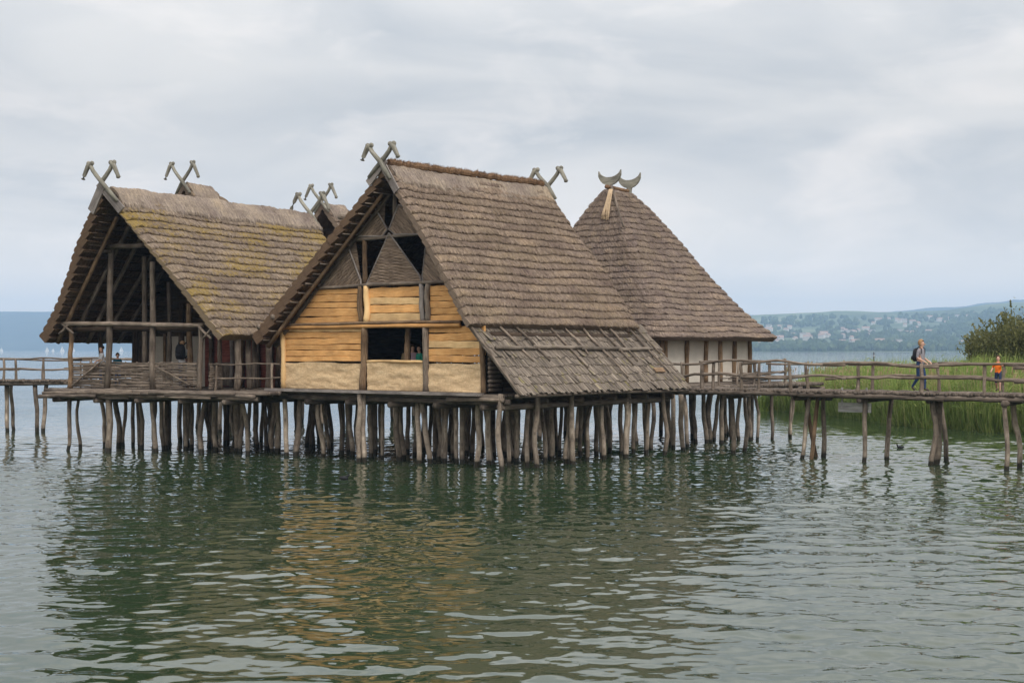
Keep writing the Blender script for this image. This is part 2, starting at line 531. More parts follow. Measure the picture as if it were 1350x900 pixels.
# ------------------------------------------------------------------ thatch
def thatch(mb, T, B, n, step=0.07, thick=0.3, bulge=None, closed=False, flip=1, seed=0, wig=0.085, edge=0.0, straws=2500, mi_top=0, mi_under=1, rough=0.012, edge_mi=0, lip=0.05):
    """courses of reed from the top line T down to the eave line B (arrays of points)"""
    T, B = np.asarray(T, float), np.asarray(B, float)
    nu = len(T)
    D = B - T
    if closed:
        dU = np.roll(B, -1, 0) - np.roll(B, 1, 0)
    else:
        dU = np.gradient(B, axis=0)
    N = np.cross(dU, D) * flip
    N /= np.linalg.norm(N, axis=1)[:, None] + 1e-9
    N = N * np.sign(N[:, 2])[:, None]               # always the weather side
    if closed:
        N = (N + np.roll(N, 1, 0) + np.roll(N, -1, 0)) / 3
        N /= np.linalg.norm(N, axis=1)[:, None]
    seg = np.linalg.norm(np.diff(B, axis=0), axis=1)
    U = np.concatenate([[0], np.cumsum(seg)])
    slope_len = float(np.mean(np.linalg.norm(D, axis=1)))
    tot = U[-1]
    fade = np.ones(nu) if closed else np.clip(np.minimum(U, tot - U) / 0.25, 0, 1)
    rows, unders, vals, cid = [], [], [], []
    lips = []
    for k in range(n):
        wk = wig * (vnoise(U * 0.9, np.full(nu, k * 3.7), seed) + 0.6 * vnoise(U * 2.7, np.full(nu, k * 5.1), seed + 3))
        wk1 = wig * (vnoise(U * 0.9, np.full(nu, (k + 1) * 3.7), seed) + 0.6 * vnoise(U * 2.7, np.full(nu, (k + 1) * 5.1), seed + 3))
        if closed:                                   # make both ends of the loop meet
            b = np.clip(np.minimum(U, tot - U) / 1.0, 0, 1)
            wk, wk1 = wk * b, wk1 * b
        for w in (-0.06, 0.3, 0.62, 0.88, 1.0):
            ww = max(w, 0)
            v = (k + w + wk * (1 - ww) + wk1 * ww) / n
            if k == 0 and w <= 0:
                v = np.zeros(nu)
            if w == 1.0:
                v = v + RNG.normal(0, 0.05, nu) / n
            if k == n - 1 and w == 1.0:
                v = 1.0 + RNG.normal(0, 0.02, nu) / n
            h = float(np.interp(w, [-.06, 0, .3, .62, .88, 1.0], [-.012, 0, step * .62, step * .95, step, step * .62]))
            hh = h + 0.055 * vnoise(U * 0.55, v * 3, seed + 7) + 0.02 * vnoise(U * 3.1, v * 17, seed + 9) + RNG.normal(0, rough, nu)
            bl = 0 if bulge is None else bulge(v)
            if edge and not closed:
                e = np.clip(1 - np.minimum(U, tot - U) / 0.35, 0, 1) ** 2
                hh = hh - edge * e
            P = T + D * v[:, None] + N * (hh + bl)[:, None]
            thk = thick * (0.6 + 0.4 * np.clip(v, 0, 1))
            Q = T + D * np.clip(v, 0, 1.0)[:, None] + N * (bl - thk + lip * max(w, 0) + RNG.normal(0, 0.006, nu))[:, None]
            rows.append(P)
            unders.append(Q)
            vals.append(v * slope_len)
            cid.append(k)
            if w == 1.0:
                lips.append((P, k))
    R = len(rows)
    rid = seed * 13.7
    verts = np.concatenate(rows + unders)
    g1 = np.concatenate([np.stack([U, vals[i], np.full(nu, rid + cid[i] * 0.83)], 1) for i in range(R)])
    faces, mi = [], []
    last = nu if closed else nu - 1
    for i in range(R - 1):
        for j in range(last):
            j2 = (j + 1) % nu
            faces.append((i * nu + j, i * nu + j2, (i + 1) * nu + j2, (i + 1) * nu + j))
            mi.append(mi_top)
    off = R * nu
    for i in range(R - 1):
        for j in range(last):
            j2 = (j + 1) % nu
            faces.append((off + i * nu + j2, off + i * nu + j, off + (i + 1) * nu + j, off + (i + 1) * nu + j2))
            mi.append(mi_under)
    for j in range(last):
        j2 = (j + 1) % nu
        faces.append(((R - 1) * nu + j, (R - 1) * nu + j2, off + (R - 1) * nu + j2, off + (R - 1) * nu + j))
        mi.append(mi_top)
    if not closed:
        for i in range(R - 1):
            faces.append((i * nu, (i + 1) * nu, off + (i + 1) * nu, off + i * nu))
            faces.append((i * nu + nu - 1, off + i * nu + nu - 1, off + (i + 1) * nu + nu - 1, (i + 1) * nu + nu - 1))
            mi += [edge_mi, edge_mi]
    o = mb.n
    mb.v.append(verts)
    mb.g.append(np.concatenate([g1, g1 + np.array([0, 0, 40.0])]))
    mb.f.extend(tuple(x + o for x in f) for f in faces)
    mb.mi.extend(mi)
    mb.n += len(verts)
    # loose reed ends
    if straws:
        sv, sf, sg = [], [], []
        Dn = D / np.linalg.norm(D, axis=1)[:, None]
        for q in range(straws):
            P, k = lips[random.randrange(len(lips))]
            j = random.randrange(nu - 1)
            f = random.random()
            p = P[j] * (1 - f) + P[(j + 1)] * f
            d, nn = Dn[j], N[j]
            side = np.cross(d, nn)
            ln = random.uniform(0.10, 0.26)
            p0 = p - d * random.uniform(0.02, 0.30) + nn * 0.012
            tip = p0 + d * ln + nn * random.uniform(0.0, 0.04) + side * random.gauss(0, 0.02)
            wd = random.uniform(0.006, 0.012)
            b0 = len(sv)
            sv += [p0 - side * wd, p0 + side * wd, tip]
            sf.append((b0, b0 + 1, b0 + 2))
            z = random.uniform(0, 90)
            sg += [(U[j] + random.uniform(-2, 2), vals[0][0] + random.uniform(0, 6), z)] * 3
        mb.add(sv, sf, sg, mi_top)


def lerp_line(a, b, n):
    a, b = np.asarray(a, float), np.asarray(b, float)
    u = np.linspace(0, 1, n)[:, None]
    return a + (b - a) * u


def saddle(mb, A, Bp, gdir, half, drop, thick=0.16, seed=0, nu=90, bump_amp=0.05):
    """the bent-over reed that covers a ridge line from A to B"""
    A, Bp = np.asarray(A, float), np.asarray(Bp, float)
    L = np.linalg.norm(Bp - A)
    U = np.linspace(0, L, nu)
    prof = []
    for k in range(13):
        a = -1 + 2 * k / 12
        prof.append((a * half, -drop * abs(a) ** 1.35 + thick))
    rows = []
    for k, (s, z) in enumerate(prof):
        a = abs(-1 + 2 * k / 12)
        jit = 0.07 * vnoise(U * 1.6, np.full(nu, k * 1.3), seed) * a + (RNG.normal(0, 0.05, nu) if k in (0, 12) else 0)
        h = bump_amp * vnoise(U * 1.3, np.full(nu, k * 0.6), seed + 2) + RNG.normal(0, 0.012, nu)
        dirs = np.sign(s) if s else 0
        P = A + (Bp - A) * (U / L)[:, None] + gdir[None, :] * (s + dirs * np.abs(jit))[:, None] + np.array([0, 0, 1.0]) * (z + h - np.abs(jit) * drop / half)[:, None]
        rows.append(P)
    # underside
    low = []
    for k, (s, z) in enumerate(prof):
        P = rows[k] - np.array([0, 0, 1.0]) * 0.12
        low.append(P)
    n = len(rows)
    V = np.concatenate(rows + low)
    G = np.concatenate([np.stack([U, np.full(nu, k * 0.12), np.full(nu, seed * 3.0)], 1) for k in range(n)] * 2)
    F = []
    off = n * nu
    for i in range(n - 1):
        for j in range(nu - 1):
            F.append((i * nu + j, i * nu + j + 1, (i + 1) * nu + j + 1, (i + 1) * nu + j))
            F.append((off + i * nu + j + 1, off + i * nu + j, off + (i + 1) * nu + j, off + (i + 1) * nu + j + 1))
        F.append((i * nu, (i + 1) * nu, off + (i + 1) * nu, off + i * nu))
        F.append((i * nu + nu - 1, off + i * nu + nu - 1, off + (i + 1) * nu + nu - 1, (i + 1) * nu + nu - 1))
    for i in (0, n - 1):
        for j in range(nu - 1):
            F.append((i * nu + j, off + i * nu + j, off + i * nu + j + 1, i * nu + j + 1))
    mb.add(V, F, G)
    for q in range(int(L * 60)):                      # wispy ends
        k = random.choice((0, 12))
        j = random.randrange(nu)
        p = rows[k][j]
        sd = -1 if k == 0 else 1
        tip = p + gdir * sd * random.uniform(0.03, 0.14) + np.array([0, 0, -random.uniform(0.08, 0.25)]) + (Bp - A) / L * random.gauss(0, 0.04)
        p0 = p + (Bp - A) / L * 0.02 + np.array([0, 0, 0.02])
        mb.add([p - (Bp - A) / L * 0.012, p0, tip], [(0, 1, 2)], [(U[j], 0, random.uniform(0, 50))] * 3)


def horn_pair(fr, s0, t, zc, scale, parent, tails, mat='horn', wide=1.0):
    """two crossed poles ending in knobs with drooping heads; tails are the pole ends that run down the two verges, as (ds, dt, dz)"""
    for sd in (-1, 1):
        mb = MB()
        dt = 0.06 * sd
        tl = tails[0] if sd == 1 else tails[1]            # the right-hand horn grows out of the left-hand verge
        x, z = scale * wide, scale
        pts = [(tl[0], tl[1], tl[2]), (tl[0] * .5, tl[1] * .5, tl[2] * .5), (-sd * .05, 0, -.06), (sd * .16 * x, 0, .20 * z), (sd * .34 * x, 0, .46 * z), (sd * .46 * x, 0, .72 * z)]
        P = [fr.P(s0 + a, t + dt + c, zc + b) for a, c, b in pts]
        mb.tube(P, [0.06, 0.08, 0.085, 0.08, 0.075, 0.075], 8)
        top = pts[-1]
        q = [(top[0] - sd * .05 * x, top[2] + .07 * z), (top[0] + sd * .07 * x, top[2] - .05 * z), (top[0] + sd * .16 * x, top[2] - .26 * z), (top[0] + sd * .26 * x, top[2] - .50 * z), (top[0] + sd * .30 * x, top[2] - .63 * z), (top[0] + sd * .31 * x, top[2] - .67 * z)]
        P = [fr.P(s0 + a, t + dt - .03, zc + b) for a, b in q]
        mb.tube(P, [0.06, 0.09, 0.08, 0.07, 0.085, 0.05], 8)
        for e in (-0.08, 0.08):
            c = fr.P(s0 + top[0] + e, t + dt, zc + top[2] + .07 * z)
            mb.tube([c - np.array([0, 0, .09]), c - np.array([0, 0, .05]), c, c + np.array([0, 0, .05]), c + np.array([0, 0, .08])], [0.03, 0.07, 0.085, 0.07, 0.03], 8)
        mb.build('gable_horn', mat, parent, smooth=True)


def verge_dir(ex, ez, zr, prow=0.0, L=1.0):
    d = np.array([ex, prow, ez - zr])
    return tuple(d / np.linalg.norm(d) * L)


def pile(parent, p, ztop, r=0.12, lean=None, name='pile', mat='pile'):
    mb = MB()
    lean = lean if lean is not None else (random.gauss(0, 0.07), random.gauss(0, 0.07))
    p = np.asarray(p, float)
    q = p + np.array([lean[0], lean[1], ztop])
    base = p + np.array([-lean[0] * 0.3, -lean[1] * 0.3, -0.9])
    n = 9
    ph = [random.uniform(0, 6.28) for _ in range(4)]
    am = random.uniform(0.015, 0.07)
    pts, rr = [], []
    r *= .86
    r0, r1 = r * random.uniform(0.80, 1.08), r * random.uniform(0.74, .96)
    if random.random() < 0.3:
        r0, r1 = r1, r0
    for i in range(n):
        u = i / (n - 1)
        o = np.array([am * math.sin(u * 5 + ph[0]) + am * 0.5 * math.sin(u * 11 + ph[1]), am * math.sin(u * 5 + ph[2]), 0]) + np.array([random.gauss(0, 0.006), 0, 0])
        pts.append(base + (q - base) * u + o)
        rr.append((r0 + (r1 - r0) * u) * random.uniform(0.93, 1.07))
    mb.tube(pts, rr, 9)
    return mb.build(name, mat, parent, smooth=True)


def railing(parent, line, zdeck, heights=(0.48, 0.92), n_posts=5, rp=0.045, rr=0.04, skip_ends=False, name_post='railing_post', mat='wood', amp=0.04, posts=None):
    """posts and crooked rails along a straight edge given by two points"""
    a, b = (np.asarray(q, float) for q in line)
    us = posts if posts is not None else list(np.linspace(0.0, 1.0, n_posts))
    for u in us:
        p = a + (b - a) * u
        mb = MB()
        lean = np.array([random.gauss(0, 0.05), random.gauss(0, 0.03), 0])
        mb.wob(p + np.array([0, 0, zdeck - 0.25]), p + lean + np.array([0, 0, zdeck + heights[-1] + 0.03]), rp * random.uniform(0.9, 1.25), rp * random.uniform(0.8, 1.0), 0.02, 5, 7)
        mb.build(name_post, mat, parent, smooth=True)
    L = np.linalg.norm(b - a)
    k = max(1, round(L / 3.2))
    for h in heights:
        for i in range(k):
            u0, u1 = i / k - 0.02, (i + 1) / k + 0.02
            p, q = a + (b - a) * u0, a + (b - a) * u1
            mb = MB()
            dz = random.uniform(-0.03, 0.03)
            mb.wob(p + np.array([0, 0.0, zdeck + h + dz]), q + np.array([0, 0, zdeck + h + random.uniform(-0.03, 0.03)]), rr * random.uniform(0.9, 1.3), rr * random.uniform(0.7, 1.0), amp, 9, 7)
            mb.build('rail', mat, parent, smooth=True)


def log_deck(mb, fr, s0, s1, t0, t1, ztop, along='s', r=0.07, jit=0.08, mi=0):
    """a floor of round poles laid side by side; the poles run along the named axis"""
    if along == 's':
        n = int((t1 - t0) / (r * 1.75))
        for i in range(n):
            t = t0 + (i + 0.5) * (t1 - t0) / n
            mb.wob(fr.P(s0 - random.uniform(0, jit), t, ztop - r), fr.P(s1 + random.uniform(0, jit), t, ztop - r), r * random.uniform(0.85, 1.1), None, 0.015, 4, 6, mi)
    else:
        n = int((s1 - s0) / (r * 1.75))
        for i in range(n):
            s = s0 + (i + 0.5) * (s1 - s0) / n
            mb.wob(fr.P(s, t0 - random.uniform(0, jit), ztop - r), fr.P(s, t1 + random.uniform(0, jit), ztop - r), r * random.uniform(0.85, 1.1), None, 0.015, 4, 6, mi)


# ================================================================== SETTING
def smooth_axis(segs):
    out = []
    for a, b, d in segs:
        n = max(1, int(round((b - a) / d)))
        out += list(np.linspace(a, b, n, endpoint=False))
    return np.array(out + [segs[-1][1]])


def water_mat():
    m, t, b = new_mat('lake_water')
    b.inputs['Base Color'].default_value = (0.026, 0.044, 0.021, 1)
    b.inputs['Roughness'].default_value = 0.012
    b.inputs['IOR'].default_value = 1.333
    b.inputs['Specular IOR Level'].default_value = 0.5
    geo = nd(t, 'ShaderNodeNewGeometry')
    mp = nd(t, 'ShaderNodeMapping')
    mp.inputs['Scale'].default_value = (0.55, 1.0, 1.0)
    lk(t, geo.outputs['Position'], mp.inputs[0])
    n1 = noise(t, mp.outputs[0], 3.6, 2, 0.45, 0.3)
    n2 = noise(t, mp.outputs[0], 1.1, 3, 0.5, 0.3)
    n3 = noise(t, mp.outputs[0], 0.045, 3, 0.5, 0.6)
    add = nd(t, 'ShaderNodeMath', operation='MULTIPLY_ADD')
    lk(t, n2.outputs[0], add.inputs[0])
    add.inputs[1].default_value = 2.6
    lk(t, n1.outputs[0], add.inputs[2])
    # gusts: patches of the lake are rougher than others
    gust = ramp(t, [(0.35, (0.45,) * 3), (0.65, (1.0,) * 3)], n3.outputs[0])
    ml = nd(t, 'ShaderNodeMath', operation='MULTIPLY')
    lk(t, add.outputs[0], ml.inputs[0])
    lk(t, gust.outputs[0], ml.inputs[1])
    # the open lake beyond the sheltered houses is choppier
    sp = nd(t, 'ShaderNodeSeparateXYZ')
    lk(t, geo.outputs['Position'], sp.inputs[0])
    mr = nd(t, 'ShaderNodeMapRange')
    mr.inputs['From Min'].default_value = 54
    mr.inputs['From Max'].default_value = 100
    mr.inputs['To Min'].default_value = 1.0
    mr.inputs['To Max'].default_value = 4.5
    lk(t, sp.outputs[1], mr.inputs[0])
    m2 = nd(t, 'ShaderNodeMath', operation='MULTIPLY')
    lk(t, ml.outputs[0], m2.inputs[0])
    lk(t, mr.outputs[0], m2.inputs[1])
    bump(t, b, m2.outputs[0], 0.22, 0.03)
    return m


def build_water():
    xs = smooth_axis([(-6500, -1200, 900), (-1200, -200, 120), (-200, -60, 12), (-60, -30, 1.2), (-30, -17, 0.15), (-17, 17, 0.075), (17, 30, 0.15), (30, 60, 1.2), (60, 200, 12), (200, 1200, 120), (1200, 6500, 900)])
    ys = smooth_axis([(-40, 9, 4), (9, 14, 0.4), (14, 26, 0.055), (26, 42, 0.085), (42, 66, 0.13), (66, 90, 0.4), (90, 200, 4), (200, 900, 40), (900, 7100, 620)])
    X, Y = np.meshgrid(xs, ys)
    Z = np.zeros_like(X)
    rng = np.random.default_rng(5)
    mod = 0.75 + 0.35 * vnoise(X * 0.05, Y * 0.07, 3) + 0.2 * vnoise(X * 0.16, Y * 0.22, 8)
    for i in range(80):
        lam = 0.23 * (7.5 ** rng.random())             # 0.23 .. 1.7 m
        th = rng.normal(rad(76), rad(46))
        k = 2 * math.pi / lam
        amp = 0.0185 / k * rng.uniform(0.6, 1.4)        # nearly equal slope in every band
        ph = rng.uniform(0, 6.28)
        a = k * (math.cos(th) * X + math.sin(th) * Y) + ph + 1.1 * vnoise(X * 0.31 / (lam + .3), Y * 0.31 / (lam + .3), i)
        Z += amp * (np.sin(a) + 0.25 * np.cos(2 * a))
    fade = np.clip((29.5 - np.abs(X)) / 3, 0, 1) * np.clip((Y - 9) / 3, 0, 1) * np.clip((85 - Y) / 25, 0, 1)
    Z *= fade * np.clip(mod, 0.3, 1.4)
    nx, ny = len(xs), len(ys)
    V = np.stack([X.ravel(), Y.ravel(), Z.ravel()], 1)
    idx = np.arange(nx * ny).reshape(ny, nx)
    F = np.stack([idx[:-1, :-1].ravel(), idx[:-1, 1:].ravel(), idx[1:, 1:].ravel(), idx[1:, :-1].ravel()], 1)
    me = bpy.data.meshes.new('lake_water')
    me.vertices.add(len(V))
    me.vertices.foreach_set('co', V.astype(np.float32).ravel())
    me.loops.add(F.size)
    me.loops.foreach_set('vertex_index', F.astype(np.int32).ravel())
    me.polygons.add(len(F))
    me.polygons.foreach_set('loop_start', np.arange(0, F.size, 4, dtype=np.int32))
    me.polygons.foreach_set('loop_total', np.full(len(F), 4, dtype=np.int32))
    me.polygons.foreach_set('use_smooth', np.ones(len(F), dtype=bool))
    me.update(calc_edges=True)
    me.materials.append(water_mat())
    o = bpy.data.objects.new('lake_water', me)
    COL.objects.link(o)
    tag(o, 'rippled grey green lake under the stilt houses', 'water', kind='structure')


build_water()


# ---- far hills
def ridge_top(px):
    """height of the skyline above the eye, per metre of distance"""
    pts = [(-1200, 40), (-300, 47), (0, 48), (60, 49), (300, 44), (700, 40), (960, 44), (1010, 45), (1060, 42), (1085, 45), (1115, 40), (1150, 46), (1200, 52), (1260, 56), (1310, 62), (1350, 66), (1500, 74), (2600, 60)]
    return np.interp(px, [p[0] for p in pts], [p[1] for p in pts]) / 2000


def hill_mat(name, c1, c2, c3, scale):
    m, t, b = new_mat(name)
    geo = nd(t, 'ShaderNodeNewGeometry')
    n = noise(t, geo.outputs['Position'], scale, 6, 0.6, 0.4)
    r = ramp(t, [(0.35, c1), (0.52, c2), (0.62, c3)], n.outputs[0])
    lk(t, r.outputs[0], b.inputs['Base Color'])
    return m


def grid_object(name, X, Y, Z, mat):
    ny, nx = X.shape
    V = np.stack([X.ravel(), Y.ravel(), Z.ravel()], 1)
    idx = np.arange(nx * ny).reshape(ny, nx)
    F = np.stack([idx[:-1, :-1].ravel(), idx[:-1, 1:].ravel(), idx[1:, 1:].ravel(), idx[1:, :-1].ravel()], 1)
    me = bpy.data.meshes.new(name)
    me.from_pydata(V.tolist(), [], F.tolist())
    me.polygons.foreach_set('use_smooth', [True] * len(F))
    me.materials.append(mat)
    o = bpy.data.objects.new(name, me)
    COL.objects.link(o)
    return o


def far_ridge():
    px = np.linspace(-900, 2300, 320)
    vv = np.linspace(0, 1, 26)
    PX, VV = np.meshgrid(px, vv)
    Y = 5200 + 1800 * VV
    X = (PX - 675) / 2000 * 6400
    top = ridge_top(PX) * 6400 + 3.8
    prof = np.where(VV < 0.7, np.sin(VV / 0.7 * math.pi / 2) ** 1.2, 1 - ((VV - 0.7) / 0.3) ** 2 * 0.5)
    Z = top * prof * (1 + 0.04 * vnoise(X * 0.004, Y * 0.004, 2)) + 4 * vnoise(X * 0.02, Y * 0.02, 5) - 1.0 * (VV == 0)
    Z = np.where(VV == 0, -2.0, Z)
    o = grid_object('hills', X, Y, Z, hill_mat('hill_forest', (0.018, 0.030, 0.028), (0.026, 0.040, 0.032), (0.045, 0.06, 0.045), 0.004))
    tag(o, 'long hazy blue wooded hills beyond the lake', 'hills', kind='structure')


far_ridge()


def shore_height(X, Y):
    u = np.clip((Y - 2150) / 1500, 0, 1.2)
    px = X / Y * 2000 + 675
    amp = np.interp(px, [700, 980, 1100, 1250, 1300, 1500, 2300], [0.55, 0.85, 0.95, 0.98, 1.12, 1.35, 1.3])
    z = 82 * amp * u ** 1.35
    return z + (3 * vnoise(X * 0.006, Y * 0.006, 4) + 1.6 * vnoise(X * 0.02, Y * 0.02, 6)) * np.clip(u * 4, 0, 1)


def town_shore():
    px = np.linspace(560, 2200, 220)
    Yv = np.concatenate([[2150], np.linspace(2152, 3950, 60)])
    PX, Y = np.meshgrid(px, Yv)
    X = (PX - 675) / 2000 * Y
    Z = shore_height(X, Y) + 0.4
    Z[0] = -2.0
    o = grid_object('terrain', X, Y, Z, hill_mat('shore_fields', (0.04, 0.065, 0.03), (0.10, 0.135, 0.06), (0.18, 0.205, 0.11), 0.006))
    tag(o, 'rising fields of the far shore behind the town', 'terrain', kind='structure')


town_shore()

ICO = None


def ico():
    global ICO
    if ICO is None:
        p = (1 + 5 ** 0.5) / 2
        v = np.array([(-1, p, 0), (1, p, 0), (-1, -p, 0), (1, -p, 0), (0, -1, p), (0, 1, p), (0, -1, -p), (0, 1, -p), (p, 0, -1), (p, 0, 1), (-p, 0, -1), (-p, 0, 1)], float)
        v /= np.linalg.norm(v[0])
        f = [(0, 11, 5), (0, 5, 1), (0, 1, 7), (0, 7, 10), (0, 10, 11), (1, 5, 9), (5, 11, 4), (11, 10, 2), (10, 7, 6), (7, 1, 8), (3, 9, 4), (3, 4, 2), (3, 2, 6), (3, 6, 8), (3, 8, 9), (4, 9, 5), (2, 4, 11), (6, 2, 10), (8, 6, 7), (9, 8, 1)]
        ICO = (v, f)
    return ICO


def far_woods():
    v, f = ico()
    mb = MB()
    rng = np.random.default_rng(3)
    n = 0
    while n < 5200:
        px = rng.uniform(640, 1900)
        Y = 2165 + 1500 * rng.random() ** 1.5
        X = (px - 675) / 2000 * Y
        dens = 0.5 + 0.5 * vnoise(X * 0.006, Y * 0.006, 14)
        if Y < 2330:
            dens = 1.0
        elif px > 1255 and Y > 2700:
            dens = 1.0
        if dens < 0.52 and rng.random() > 0.12:
            continue
        z = float(shore_height(np.array(X), np.array(Y)))
        h = rng.uniform(5, 10)
        for q in range(2):
            R = rng.uniform(3.5, 6.5)
            c = np.array([X + rng.normal(0, 3), Y + rng.normal(0, 3), z + h * rng.uniform(0.4, 0.9)])
            vv = v * (1 + rng.normal(0, 0.16, (12, 1))) * np.array([R, R, R * rng.uniform(0.9, 1.5)]) + c
            mb.add(vv, f, np.tile([rng.random() * 9, 0, rng.random() * 300], (12, 1)))
        n += 1
    m, t, b = new_mat('far_tree_green')
    a = nd(t, 'ShaderNodeAttribute', attribute_name='grain')
    sp = nd(t, 'ShaderNodeSeparateXYZ')
    lk(t, a.outputs['Vector'], sp.inputs[0])
    w = nd(t, 'ShaderNodeTexWhiteNoise', noise_dimensions='1D')
    lk(t, sp.outputs[2], w.inputs['W'])
    r = ramp(t, [(0.0, (0.025, 0.045, 0.022)), (0.7, (0.05, 0.08, 0.03)), (1.0, (0.10, 0.13, 0.05))], w.outputs['Value'])
    lk(t, r.outputs[0], b.inputs['Base Color'])
    o = mb.build('far_woodland', m)
    tag(o, 'dense blue green woods along the far shore', 'woods', kind='stuff')


far_woods()

MAT['town_white'] = plain_mat('render_white', (0.58, 0.55, 0.51), 0.9, 0.08, 0.3, bmp=0)
MAT['town_red'] = plain_mat('roof_tile', (0.36, 0.25, 0.21), 0.9, 0.25, 0.3, bmp=0)
MAT['town_grey'] = plain_mat('roof_slate', (0.20, 0.18, 0.17), 0.9, 0.2, 0.3, bmp=0)
MAT['town_pane'] = plain_mat('far_window', (0.08, 0.09, 0.10), 0.3, 0.1, 1.0, bmp=0)


def far_house_mesh(w, d, h, rf, roof):
    mb = MB()
    mb.box((0, 0, h / 2 - 1), (w / 2, 0, 0), (0, d / 2, 0), (0, 0, h / 2 + 1), 0)
    e = 0.6
    A = [(-w / 2 - e, -d / 2 - e, h), (w / 2 + e, -d / 2 - e, h), (w / 2 + e, d / 2 + e, h), (-w / 2 - e, d / 2 + e, h), (-w / 2 - e, 0, h + rf), (w / 2 + e, 0, h + rf)]
    mb.add(A, [(0, 1, 5, 4), (2, 3, 4, 5), (1, 2, 5), (3, 0, 4), (3, 2, 1, 0)], [(0, 0, 0)] * 6, 1)
    for i in range(int(w // 3)):
        for zz in (h * 0.28, h * 0.72):
            mb.box((-w / 2 + 2 + i * 3, -d / 2 - 0.05, zz), (0.6, 0, 0), (0, 0.1, 0), (0, 0, 0.8), 2)
    o = mb.build('town_house', ['town_white', roof, 'town_pane'])
    return o


def far_town():
    rng = np.random.default_rng(21)
    protos = [far_house_mesh(11, 9, 6.5, 4.2, 'town_red'), far_house_mesh(14, 10, 8, 4, 'town_red'), far_house_mesh(18, 11, 10, 3.4, 'town_grey'), far_house_mesh(24, 12, 11, 4.5, 'town_red')]
    labels = ['small white house with red gabled roof in the far lakeside town', 'white house with broad red gabled roof in the far lakeside town', 'tall white block with grey roof in the far lakeside town', 'long white building with red roof in the far lakeside town']
    cl = [(1060, 36, 2600, 170, 16), (1095, 18, 2720, 90, 7), (1022, 16, 2440, 110, 7), (1165, 26, 2860, 80, 9), (1130, 22, 2980, 60, 6), (1215, 26, 3380, 90, 12), (1180, 22, 3420, 60, 6), (1235, 22, 2940, 60, 4), (1270, 12, 2330, 50, 10), (1020, 20, 3050, 80, 7), (1245, 18, 3480, 60, 6), (1170, 26, 2400, 30, 4)]
    first = [True] * 4
    for px, sp, Y0, sy, n in cl:
        for i in range(n):
            k = int(rng.choice([0, 1, 2, 3], p=[0.46, 0.32, 0.12, 0.10]))
            Y = Y0 + rng.normal(0, sy)
            Y = max(Y, 2200)
            X = (px + rng.normal(0, sp * 1.2) - 675) / 2000 * Y
            o = protos[k] if first[k] else protos[k].copy()
            if not first[k]:
                COL.objects.link(o)
            first[k] = False
            o.location = (X, Y, float(shore_height(np.array(X), np.array(Y))) + 3.5)
            o.rotation_euler = (0, 0, rng.uniform(-0.9, 0.9))
            o.scale = (0.62,) * 3
            tag(o, labels[k], 'house', 'houses of the far lakeside town')


far_town()


# ---- haze
def haze():
    mb = MB()
    mb.box((0, 3580, 116.5), (6800, 0, 0), (0, 3640, 0), (0, 0, 119.5))
    m = bpy.data.materials.new('haze_air')
    m.use_nodes = True
    t = m.node_tree
    t.nodes.clear()
    out = nd(t, 'ShaderNodeOutputMaterial')
    pv = nd(t, 'ShaderNodeVolumePrincipled')
    pv.inputs['Color'].default_value = (*HAZE_COLOR, 1)
    pv.inputs['Density'].default_value = HAZE_DENSITY
    pv.inputs['Anisotropy'].default_value = 0.0
    lk(t, pv.outputs[0], out.inputs['Volume'])
    o = mb.build('haze', m)
    tag(o, 'thin pale blue haze over the lake', 'haze', kind='stuff')
    o.visible_shadow = True


haze()

# ================================================================== MAIN HOUSE
DECK = 2.4
M = Frame(-4.245, 50.0, 39.1)
main = thing('stilt_house', M.P(0, 5, 0), 'large thatched stilt house with wooden plank gable, open window and lean-to roof', 'house')

RIDGE_Z = 9.80
LS, LZ = -6.50, 4.28        # left eave
RS, RZ = 3.84, 4.62         # right eave
TL = 9.2


